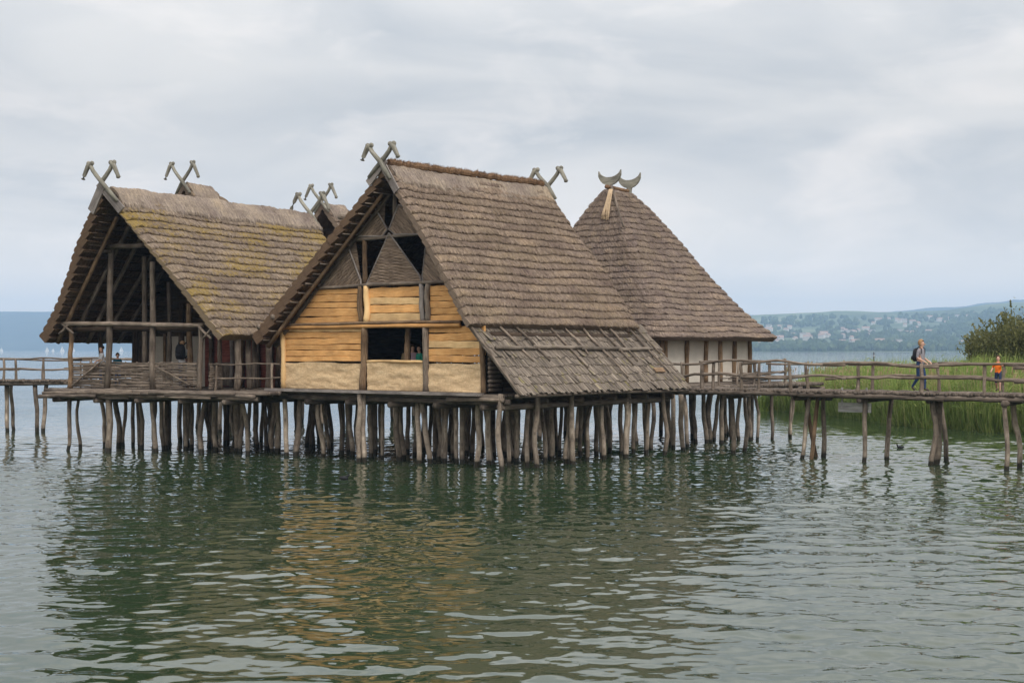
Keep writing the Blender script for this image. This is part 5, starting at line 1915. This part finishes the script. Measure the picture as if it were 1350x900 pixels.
def reeds():
    edge = [(1000, 541), (1060, 543), (1110, 549), (1170, 558), (1230, 563), (1290, 567), (1350, 571), (1500, 578)]
    ex = [p[0] for p in edge]
    ey = [p[1] for p in edge]
    V, F, G = [], [], []
    rng = np.random.default_rng(8)
    n = 0
    while n < 34000:
        px = rng.uniform(1000, 1480)
        Y0 = CAMZ * 2000 / (np.interp(px, ex, ey) - 460)
        u = rng.random()
        Y = Y0 + (u ** 1.6) * 26 - 0.3 + 0.8 * float(vnoise(px * .05, 1.0, 2))
        x = (px - 675) / 2000 * Y
        if px < 1100 and Y > 90 + (px - 1000) * .12:
            continue
        h = (1.95 + 0.65 * rng.random()) + 0.35 * float(vnoise(x * .25, Y * .3, 5)) + np.clip((px - 1000) / 250, 0, 1) * .25 + min(1, (Y - Y0) / 6) * .35
        if Y - Y0 < .6:
            h *= rng.uniform(.55, .95)
        h *= 1 + .16 * float(vnoise(x * .9, Y * .9, 9)) + rng.normal(0, .06)
        ln = rng.normal(0, .10) + .06
        ly = rng.normal(0, .08)
        w = rng.uniform(.016, .034)
        h *= float(np.interp(px, [1000, 1070, 1190], [.62, .84, 1.0]))
        p0 = np.array([x, Y, -.15])
        p1 = np.array([x + ln * .35 * h, Y + ly * .4 * h, h * .55])
        p2 = np.array([x + ln * h + rng.normal(0, .12), Y + ly * h, h])
        a = rng.uniform(0, math.pi)
        sd = np.array([math.cos(a), math.sin(a) * .4, 0]) * w
        b = len(V)
        V += [p0 - sd * .8, p0 + sd * .8, p1 - sd, p1 + sd, p2]
        F += [(b, b + 1, b + 3, b + 2), (b + 2, b + 3, b + 4)]
        rid = rng.random() * 400
        G += [(0, 0, rid)] * 5
        # a couple of side leaves
        for q in range(2):
            zf = rng.uniform(.35, .85)
            c = p0 + (p2 - p0) * zf
            a = rng.uniform(0, 6.28)
            d = np.array([math.cos(a) * .30, math.sin(a) * .3, rng.uniform(.05, .35)])
            b = len(V)
            V += [c, c + d * .5 + np.array([0, 0, .03 + w]), c + d, c + d * .5 - np.array([0, 0, w])]
            F.append((b, b + 1, b + 2, b + 3))
            G += [(0, 0, rid + rng.random() * 3)] * 4
        n += 1
    mb = MB()
    mb.add(V, F, G)
    # short young shoots leaning out over the water's edge
    V, F, G = [], [], []
    for i in range(6500):
        px = rng.uniform(1000, 1480)
        Y = CAMZ * 2000 / (np.interp(px, ex, ey) - 460) - 1.1 * rng.random() ** 1.6 + .2 + .8 * float(vnoise(px * .05, 1.0, 2))
        x = (px - 675) / 2000 * Y
        h = rng.uniform(.35, 1.7)
        tip = np.array([x + rng.normal(0, .22), Y - rng.uniform(0, .45), h])
        b0 = np.array([x, Y, -.1])
        w = np.array([rng.uniform(.014, .028), .006, 0])
        rid = 250 + rng.random() * 150
        k = len(V)
        V += [b0 - w * .7, b0 + w * .7, (b0 + tip) / 2 + w + np.array([0, .06, 0]), tip, (b0 + tip) / 2 - w + np.array([0, .06, 0])]
        F.append((k, k + 1, k + 2, k + 3, k + 4))
        G += [(0, 0, rid)] * 5
    mb.add(V, F, G, 0)
    # last year's brown stalks with feathery heads
    V, F, G = [], [], []
    for i in range(1300):
        px = rng.uniform(1005, 1480)
        Y0 = CAMZ * 2000 / (np.interp(px, ex, ey) - 460)
        Y = Y0 + rng.random() ** 2 * 16
        if px < 1100 and Y > 90 + (px - 1000) * .12:
            continue
        x = (px - 675) / 2000 * Y
        h = rng.uniform(1.2, 2.9)
        tip = np.array([x + rng.normal(0, .25), Y + rng.normal(0, .2), h])
        b0 = np.array([x, Y, -.1])
        w = np.array([.014, .004, 0])
        rid = rng.random() * 300
        k = len(V)
        V += [b0 - w, b0 + w, tip + w * .6, tip - w * .6]
        F.append((k, k + 1, k + 2, k + 3))
        G += [(0, 0, rid)] * 4
        if h > 2.3:
            k = len(V)
            V += [tip, tip + np.array([.06, 0, .10]), tip + np.array([.05, .03, .26]), tip + np.array([-.02, 0, .12])]
            F.append((k, k + 1, k + 2, k + 3))
            G += [(0, 0, rid)] * 4
    mb.add(V, F, G, 1)
    tag(mb.build('reeds', ['reed', 'dead_reed']), 'tall green reeds growing in the shallows behind the footbridge', 'reeds', kind='stuff')


reeds()


def bush():
    root = thing('willow_bush', (30.5, 84, 0), 'large dark olive willow bush above the reeds at the right edge', 'bush')
    rng = np.random.default_rng(4)
    tb = MB()
    base = np.array([30.5, 84, 0.0])
    tips = []
    for i in range(11):
        a = rng.uniform(0, 6.28)
        q = base + np.array([math.cos(a) * rng.uniform(.8, 3.2), math.sin(a) * rng.uniform(.5, 2.2), rng.uniform(2.6, 4.8)])
        tb.wob(base + np.array([math.cos(a) * .25, math.sin(a) * .25, -.4]), q, .11, .035, .12, 7, 7)
        tips.append(q)
        for k in range(3):
            q2 = q + np.array([rng.normal(0, .9), rng.normal(0, .8), rng.uniform(.2, 1.2)])
            tb.wob(q, q2, .035, .012, .05, 4, 5)
    tb.build('trunk', 'dark', root, smooth=True)
    V, F, G = [], [], []
    clumps = []
    for i in range(430):
        a, b = rng.uniform(0, 6.28), rng.uniform(-1, 1)
        rr = (0.3 + .7 * rng.random() ** .5)
        d = np.array([math.cos(a) * math.sqrt(1 - b * b), math.sin(a) * math.sqrt(1 - b * b), b])
        db = np.sign(d) * np.abs(d) ** .62
        c = np.array([31.0, 84, 2.3]) + db * rr * np.array([5.3, 3.4, 3.0])
        if c[2] < .4:
            continue
        clumps.append((c, rng.uniform(.6, 1.1), d))
    for c, R, d in clumps:
        for q in range(300):
            p = c + rng.normal(0, .5, 3) * R * np.array([1, 1, .8])
            if p[2] < 0.2:
                continue
            u = rng.normal(0, 1, 3) + d * .9 + np.array([0, 0, .4])
            u /= np.linalg.norm(u)
            sd = np.cross(u, rng.normal(0, 1, 3))
            sd /= np.linalg.norm(sd) + 1e-6
            ln, w = rng.uniform(.12, .26), rng.uniform(.03, .06)
            k = len(V)
            V += [p, p + u * ln * .5 + sd * w, p + u * ln, p + u * ln * .5 - sd * w]
            F.append((k, k + 1, k + 2, k + 3))
            G += [(0, 0, rng.random() * 500)] * 4
        if d[2] > -.2:                       # upright sprays that break the outline
            for q in range(5):
                o = c + d * R * .6 + rng.normal(0, .25, 3)
                u = d * .5 + np.array([0, 0, .6]) + rng.normal(0, .25, 3)
                for s in range(6):
                    p = o + u * s * .08
                    sd = rng.normal(0, 1, 3) * .07
                    k = len(V)
                    V += [p, p + sd + u * .05, p + u * .14, p - sd + u * .05]
                    F.append((k, k + 1, k + 2, k + 3))
                    G += [(0, 0, rng.random() * 500)] * 4
    mb = MB()
    mb.add(V, F, G)
    mb.build('crown', 'willow', root)


bush()

# ================================================================== PEOPLE
MAT['skin'] = plain_mat('skin', (.56, .34, .25), .6, .06, 6, bmp=0)
MAT['hair_blond'] = plain_mat('hair_blond', (.33, .20, .10), .6, .3, 30)
MAT['hair_brown'] = plain_mat('hair_brown', (.10, .055, .03), .6, .3, 30)
MAT['hair_dark'] = plain_mat('hair_dark', (.03, .02, .015), .6, .3, 30)
MAT['shirt_grey'] = plain_mat('shirt_grey', (.24, .23, .25), .9, .3, 22)
MAT['jeans'] = plain_mat('jeans', (.025, .05, .12), .9, .25, 12)
MAT['orange'] = plain_mat('orange_shirt', (.85, .19, .02), .85, .1, 8)
MAT['navy'] = plain_mat('navy_shorts', (.03, .045, .09), .9, .2, 10)
MAT['shoe'] = plain_mat('shoe', (.09, .07, .06), .7, .2, 10)
MAT['white_cloth'] = plain_mat('white_cloth', (.70, .70, .72), .9, .08, 10)
MAT['teal'] = plain_mat('teal_shirt', (.02, .09, .13), .9, .15, 10)
MAT['green_cloth'] = plain_mat('green_cloth', (.03, .28, .19), .8, .15, 8)
MAT['tan'] = plain_mat('tan_cloth', (.38, .30, .18), .9, .15, 10)
MAT['pink'] = plain_mat('pale_pink_cloth', (.60, .42, .48), .9, .1, 10)
MAT['pack'] = plain_mat('black_nylon', (.014, .014, .018), .55, .3, 14)
MAT['lip'] = plain_mat('lip', (.42, .16, .13), .6, .05, 6, bmp=0)
MAT['eye'] = plain_mat('eye', (.03, .025, .02), .3, .05, 6, bmp=0)
MAT['feather'] = plain_mat('coot_feather', (.022, .022, .026), .7, .3, 20)
MAT['beak'] = plain_mat('coot_beak', (.75, .70, .62), .5, .1, 10)


def person(loc, heading, height, label, joints, mats, hair='hair_brown', hair_len=0.0, group=None, fingers=True):
    """joints: name -> (x right, y forward, z up) for a 1.75 m body"""
    k = height / 1.75
    J = dict(pelvis=(0, 0, .96), waist=(0, 0, 1.10), chest=(0, .01, 1.30), neck0=(0, 0, 1.47), neck=(0, .01, 1.54), jaw=(0, .04, 1.595), head=(0, .022, 1.655), crown=(0, .012, 1.725),
             lsh=(-.175, 0, 1.42), lel=(-.23, -.02, 1.15), lwr=(-.22, .10, .93), rsh=(.175, 0, 1.42), rel=(.23, -.02, 1.15), rwr=(.22, .10, .93),
             lhip=(-.09, 0, .92), lkn=(-.10, .02, .50), lan=(-.10, -.02, .09), lto=(-.11, .15, .04), rhip=(.09, 0, .92), rkn=(.10, .02, .50), ran=(.10, -.02, .09), rto=(.11, .15, .04))
    J.update(joints)
    R = dict(pelvis=(.155, .115), waist=(.145, .125), chest=(.17, .14), neck0=(.085, .075), neck=(.055, .055), jaw=(.066, .072), head=(.082, .098), crown=(.062, .075),
             lsh=(.066, .066), rsh=(.066, .066), lel=(.046, .046), rel=(.046, .046), lwr=(.03, .03), rwr=(.03, .03), lhip=(.105, .105), rhip=(.105, .105), lkn=(.07, .07), rkn=(.07, .07), lan=(.043, .043), ran=(.043, .043), lto=(.04, .03), rto=(.04, .03))
    E = [('pelvis', 'waist', 'top'), ('waist', 'chest', 'top'), ('chest', 'neck0', 'top'), ('neck0', 'neck', 'skin'), ('neck', 'jaw', 'skin'), ('jaw', 'head', 'skin'), ('head', 'crown', 'skin'),
         ('chest', 'lsh', 'top'), ('lsh', 'lel', 'sleeve'), ('lel', 'lwr', 'skin'), ('chest', 'rsh', 'top'), ('rsh', 'rel', 'sleeve'), ('rel', 'rwr', 'skin'),
         ('pelvis', 'lhip', 'bottom'), ('lhip', 'lkn', 'bottom'), ('lkn', 'lan', 'calf'), ('lan', 'lto', 'shoe'), ('pelvis', 'rhip', 'bottom'), ('rhip', 'rkn', 'bottom'), ('rkn', 'ran', 'calf'), ('ran', 'rto', 'shoe')]
    for sd in ('l', 'r'):
        w, e = np.array(J[sd + 'wr'], float), np.array(J[sd + 'el'], float)
        d = (w - e) / np.linalg.norm(w - e)
        J[sd + 'pa'] = tuple(w + d * .075)
        R[sd + 'pa'] = (.042, .022)
        E.append((sd + 'wr', sd + 'pa', 'skin'))
        if fingers:
            sx_ = np.cross(d, (0, 0, 1.0))
            sx_ = sx_ / (np.linalg.norm(sx_) + 1e-6)
            dn = np.cross(sx_, d)
            for i, (off, ln) in enumerate(((-.033, .070), (-.011, .082), (.011, .078), (.033, .062))):
                b0 = np.array(J[sd + 'pa']) + d * .02 + sx_ * off
                J[f'{sd}f{i}'] = tuple(b0 + d * ln * .55 - dn * .012)
                J[f'{sd}g{i}'] = tuple(b0 + d * ln * .9 - dn * .045)
                R[f'{sd}f{i}'] = R[f'{sd}g{i}'] = (.010, .010)
                E += [(sd + 'pa', f'{sd}f{i}', 'skin'), (f'{sd}f{i}', f'{sd}g{i}', 'skin')]
            s2 = 1 if sd == 'l' else -1
            J[sd + 'th'] = tuple(w + d * .055 + sx_ * .055 * s2 - dn * .02)
            R[sd + 'th'] = (.011, .011)
            E.append((sd + 'wr', sd + 'th', 'skin'))
    names = list(J)
    ix = {n: i for i, n in enumerate(names)}
    me = bpy.data.meshes.new('person')
    me.from_pydata([J[n] for n in names], [(ix[a], ix[b]) for a, b, _ in E], [])
    ob = bpy.data.objects.new('person', me)
    COL.objects.link(ob)
    sk = ob.modifiers.new('skin', 'SKIN')
    sk.use_smooth_shade = True
    lay = me.skin_vertices[0].data
    for n in names:
        lay[ix[n]].radius = R[n]
        lay[ix[n]].use_root = n == 'pelvis'
    ss = ob.modifiers.new('sub', 'SUBSURF')
    ss.levels = ss.render_levels = 1
    dg = bpy.context.evaluated_depsgraph_get()
    dg.update()
    m2 = bpy.data.meshes.new_from_object(ob.evaluated_get(dg))
    ob.modifiers.clear()
    ob.data = m2
    bpy.data.meshes.remove(me)
    keys = list(mats)
    for mn in keys:
        m2.materials.append(MAT[mats[mn]])
    A = np.array([J[a] for a, b, c in E])
    B = np.array([J[b] for a, b, c in E])
    kind = [c for a, b, c in E]
    for p in m2.polygons:
        c = np.array(p.center)
        t = np.clip(((c - A) * (B - A)).sum(1) / ((B - A) ** 2).sum(1), 0, 1)
        d = np.linalg.norm(c - (A + (B - A) * t[:, None]), axis=1)
        kk = kind[int(np.argmin(d))]
        p.material_index = keys.index(kk)
        p.use_smooth = True
    ob.scale = (k, k, k)
    ob.rotation_euler = (0, 0, heading)
    ob.location = loc
    tag(ob, label, 'person', group)

    def child(mb, name, mat):
        o = mb.build(name, mat, None, smooth=True)
        o.parent = ob
        return o
    hc = np.array(J['head'])
    jc = np.array(J['jaw'])
    cr = np.array(J['crown'])
    axis = (cr - jc) / np.linalg.norm(cr - jc)
    fwd = np.array([0, 1.0, 0])
    hf = joints.get('face', None)
    if hf is not None:
        fwd = np.array(hf, float)
    rt = np.cross(fwd, axis)
    rt /= np.linalg.norm(rt)
    # hair: shell over the top and back of the head
    mb = MB()
    V, F = [], []
    nu, nv = 14, 9
    low = 1.35 + hair_len
    for i in range(nv):
        for j in range(nu):
            ph = 2 * math.pi * j / nu
            front = max(0.0, math.cos(ph))
            th = (i / (nv - 1)) * (low * (1 - front) + .75 * front + .1)
            rr = 1.0 + .04 * math.sin(5 * ph + i) + .03 * random.random()
            extra = max(0, th - 1.57) * .10
            th2 = min(th, 1.9)
            V.append(hc + axis * (.125 * math.cos(th2) * rr + .03 - extra * 2.2) + (fwd * (math.cos(ph) * .114 - .016) + rt * math.sin(ph) * .106) * math.sin(th2) * rr)
    for i in range(nv - 1):
        for j in range(nu):
            j2 = (j + 1) % nu
            F.append((i * nu + j, i * nu + j2, (i + 1) * nu + j2, (i + 1) * nu + j))
    mb.add(V, F, [(v[0], v[2], 0) for v in V])
    child(mb, 'hair', hair)
    if fingers:
        def ball(mb, c, r):
            mb.tube([c - axis * r, c - axis * r * .6, c, c + axis * r * .6, c + axis * r], [r * .2, r * .8, r, r * .8, r * .2], 7)
        for sd in (-1, 1):
            mb = MB()
            ball(mb, hc + fwd * .093 + rt * sd * .032 - axis * .012, .011)
            child(mb, 'eye', 'eye')
            mb = MB()
            ball(mb, hc + rt * sd * .085 - axis * .02 - fwd * .005, .022)
            child(mb, 'ear', 'skin')
        mb = MB()
        mb.tube([hc + fwd * .088, hc + fwd * .106 - axis * .03, hc + fwd * .116 - axis * .042, hc + fwd * .09 - axis * .05], [.008, .012, .013, .008], 7)
        child(mb, 'nose', 'skin')
        mb = MB()
        mb.tube([jc + fwd * .068 + rt * .026 + axis * .0, jc + fwd * .078 + axis * .004, jc + fwd * .068 - rt * .026], [.004, .009, .004], 6)
        child(mb, 'mouth', 'lip')
    return ob


def backpack(loc, heading, k, label, mat='pack'):
    mb = MB()
    h, w, d = .46, .30, .16
    n = 9
    for i in range(1):
        pts, rr = [], []
        for z, r in ((0, .10), (.03, .14), (.12, .16), (.25, .16), (.36, .145), (.43, .11), (.46, .05)):
            pts.append((0, -.0, z))
            rr.append(r)
        mb.tube(pts, rr, 12, squash=.62, up=(1, 0, 0))
    mb.tube([(0, -.10, .06), (0, -.12, .08), (0, -.125, .16), (0, -.11, .2)], [.05, .09, .09, .05], 10, squash=.5, up=(1, 0, 0))
    o = mb.build('backpack', mat, None, smooth=True)
    for sd in (-1, 1):
        ms = MB()
        ms.tube([(sd * .09, .07, .44), (sd * .12, .17, .50), (sd * .13, .27, .44), (sd * .13, .27, .28), (sd * .14, .16, .10), (sd * .12, .08, .04)], .018, 6)
        s = ms.build('strap', mat, None, smooth=True)
        s.parent = o
    o.scale = (k, k, k)
    o.rotation_euler = (0, 0, heading)
    o.location = loc
    tag(o, label, 'backpack')
    return o


def local(loc, heading, k, v):
    c, s = math.cos(heading), math.sin(heading)
    return (loc[0] + k * (v[0] * c - v[1] * s), loc[1] + k * (v[0] * s + v[1] * c), loc[2] + k * v[2])


# woman walking to the right on the footbridge
sw = M.S(1213, 500, 11.3)[0]
wl = M.P(sw, 11.3, DECK)
hd = -math.pi / 2 - rad(42)
person(wl, hd, 1.68, 'woman with fair hair, grey shirt and blue jeans walking on the footbridge',
       dict(waist=(0, .02, 1.10), chest=(0, .03, 1.30), lsh=(-.17, .03, 1.41), rsh=(.17, .03, 1.41), lel=(-.22, .0, 1.16), lwr=(-.17, .22, 1.05), rel=(.22, .0, 1.16), rwr=(.17, .24, 1.03), neck0=(0, .03, 1.46), neck=(0, .05, 1.53), jaw=(0, .085, 1.59), head=(0, .07, 1.65), crown=(0, .055, 1.72),
            lkn=(-.09, .12, .50), lan=(-.09, .13, .09), lto=(-.1, .29, .04), rkn=(.09, -.02, .49), ran=(.09, -.26, .14), rto=(.1, -.13, .05)),
       dict(top='shirt_grey', sleeve='shirt_grey', skin='skin', bottom='jeans', calf='jeans', shoe='shoe'), 'hair_blond', .5)
backpack(local(wl, hd, .96, (0, -.155, 1.03)), hd, .96, 'small black backpack worn by the woman on the footbridge')
# boy
sb = M.S(1316, 500, 11.2)[0]
bl_ = M.P(sb, 11.2, DECK)
hb = rad(150)
person(bl_, hb, 1.16, 'young boy in an orange shirt and navy shorts on the footbridge',
       dict(lel=(-.25, .16, 1.30), lwr=(-.10, .34, 1.40), rel=(.27, -.06, 1.2), rwr=(.28, .14, 1.10), chest=(0, .02, 1.28), jaw=(0, .05, 1.58), lkn=(-.10, .12, .52), lan=(-.10, .08, .09), lto=(-.11, .25, .04), rkn=(.10, .0, .50), ran=(.1, -.22, .22), rto=(.11, -.12, .10), head=(0, .02, 1.67), crown=(0, .01, 1.76)),
       dict(top='orange', sleeve='orange', skin='skin', bottom='navy', calf='skin', shoe='shoe'), 'hair_brown', 0)

# visitors on the porch of the left house
TOP = dict(top='teal', sleeve='teal', skin='skin', bottom='jeans', calf='jeans', shoe='shoe')
s, z = H.S(155, 470, 2.6)
p = H.P(s, 2.6, HD)
person(p, rad(200), 1.28, 'dark-haired visitor in a teal top on the porch under the open gable', dict(lkn=(-.1, .3, .85), rkn=(.1, .3, .85)) if False else {}, TOP, 'hair_brown', .3, fingers=False)
s, z = H.S(241, 470, 1.9)
p = H.P(s, 1.9, HD)
person(p, rad(-10), 1.72, 'visitor in white top carrying a black backpack beside the porch posts', dict(lel=(-.24, .05, 1.2), lwr=(-.2, .25, 1.2)), dict(TOP, top='white_cloth', sleeve='white_cloth'), 'hair_blond', .2, fingers=False)
backpack(local(p, rad(-10), 1.25, (0, -.19, .86)), rad(-10), 1.25, 'large black backpack on a visitor standing on the porch')
s, z = H.S(134, 470, 1.5)
p = H.P(s, 1.5, HD)
person(p, rad(120), 1.55, 'visitor in a white shirt half hidden behind the tall porch post', dict(lel=(-.24, .1, 1.2), lwr=(-.2, .3, 1.1)), dict(TOP, top='white_cloth', sleeve='white_cloth'), 'hair_dark', .2, fingers=False)
# visitors inside the window of the large house
for px, t, hh, lab, mats, hair, hd_ in ((536, 2.3, 1.50, 'visitor in a tan top seen through the window beside its middle post', dict(TOP, top='tan', sleeve='tan'), 'hair_blond', 150), (544, 2.0, 1.52, 'visitor in a pale pink top in the middle of the window group', dict(TOP, top='pink', sleeve='pink'), 'hair_brown', 200), (553, 1.9, 1.50, 'visitor in a green jacket at the right side of the window', dict(TOP, top='green_cloth', sleeve='green_cloth'), 'hair_dark', 120)):
    s, z = M.S(px, 468, t)
    person(M.P(s, t, DECK), rad(hd_), hh, lab, {}, mats, hair, .2, fingers=False)


# ================================================================== WATER BIRDS, POST, SAILBOATS
def coot(loc, heading, k, label):
    root = thing('water_bird', loc, label, 'bird', None)
    c, s = math.cos(heading), math.sin(heading)

    def L(x, y, z):
        return np.array([loc[0] + k * (x * c - y * s), loc[1] + k * (x * s + y * c), loc[2] + k * z])
    mb = MB()
    mb.tube([L(-.22, 0, .10), L(-.17, 0, .09), L(-.06, 0, .07), L(.06, 0, .07), L(.13, 0, .09), L(.155, 0, .15), L(.165, 0, .20), L(.19, 0, .225), L(.215, 0, .22), L(.23, 0, .215)], [.01 * k, .05 * k, .09 * k, .10 * k, .07 * k, .045 * k, .04 * k, .045 * k, .035 * k, .012 * k], 10)
    b = mb.build('body', 'feather', root, smooth=True)
    mb = MB()
    mb.tube([L(.225, 0, .215), L(.25, 0, .205), L(.275, 0, .198)], [.016 * k, .012 * k, .003 * k], 7)
    mb.build('beak', 'beak', b, smooth=True)


p = at_water(1187, 591)
coot((p[0], p[1], .0), rad(175), .7, 'black water bird swimming between the footbridge piles')
p = at_water(454, 632)
coot((p[0], p[1], .0), rad(10), .7, 'small dark water bird on the water in front of the large house')

post_root = MB()
Yp = 500.0
xp = (1152 - 675) / 2000 * Yp
post_root.tube([(xp, Yp, -1), (xp, Yp, .9), (xp, Yp, 1.9), (xp, Yp, 2.8)], [.22, .22, .2, .18], 10)
po = thing('marker_post', (xp, Yp, 0), 'lone dark marker post standing in the open lake', 'post')
post_root.build('pole', 'dark', po, smooth=True)
mb = MB()
mb.tube([(xp, Yp, 1.5), (xp, Yp, 1.75), (xp, Yp, 1.76)], [.26, .26, .1], 10)
mb.build('band', 'white_cloth', po, smooth=True)

MAT['sail'] = plain_mat('sail_cloth', (.80, .80, .80), .9, .05, 2, bmp=0)


def sailboat(px, Y, k):
    x = (px - 675) / 2000 * Y
    r = thing('sailboat', (x, Y, 0), 'tiny white sailboat far out on the lake', 'sailboat', 'sailboats far out on the lake')
    mb = MB()
    mb.tube([(x - 3.4 * k, Y, .7 * k), (x - 2 * k, Y, .4 * k), (x, Y, .3 * k), (x + 2.4 * k, Y, .4 * k), (x + 3.8 * k, Y, .9 * k)], [.5 * k, .8 * k, .9 * k, .7 * k, .1 * k], 8)
    mb.build('hull', 'white_cloth', r, smooth=True)
    mb = MB()
    mb.tube([(x, Y, .5), (x, Y, 9.5 * k)], .09 * k, 6)
    mb.build('mast', 'board', r)
    mb = MB()
    mb.prism([(x - .15 * k, Y, 1.5 * k), (x - .15 * k, Y, 9.2 * k), (x - 1.2 * k, Y + .3 * k, 5 * k), (x - 2.9 * k, Y + .3 * k, 1.6 * k)], (0, .05, 0))
    mb.build('mainsail', 'sail', r)
    mb = MB()
    mb.prism([(x + .2 * k, Y, 7.6 * k), (x + 3.2 * k, Y, 1.2 * k), (x + .5 * k, Y + .4 * k, 1.5 * k)], (0, .05, 0))
    mb.build('jib', 'sail', r)


for px, Y, k in ((2, 2600, .8), (62, 2500, .95), (70, 2600, .7), (82, 2500, 1.05), (97, 2700, .8), (160, 2600, 1.0)):
    sailboat(px, Y, k)
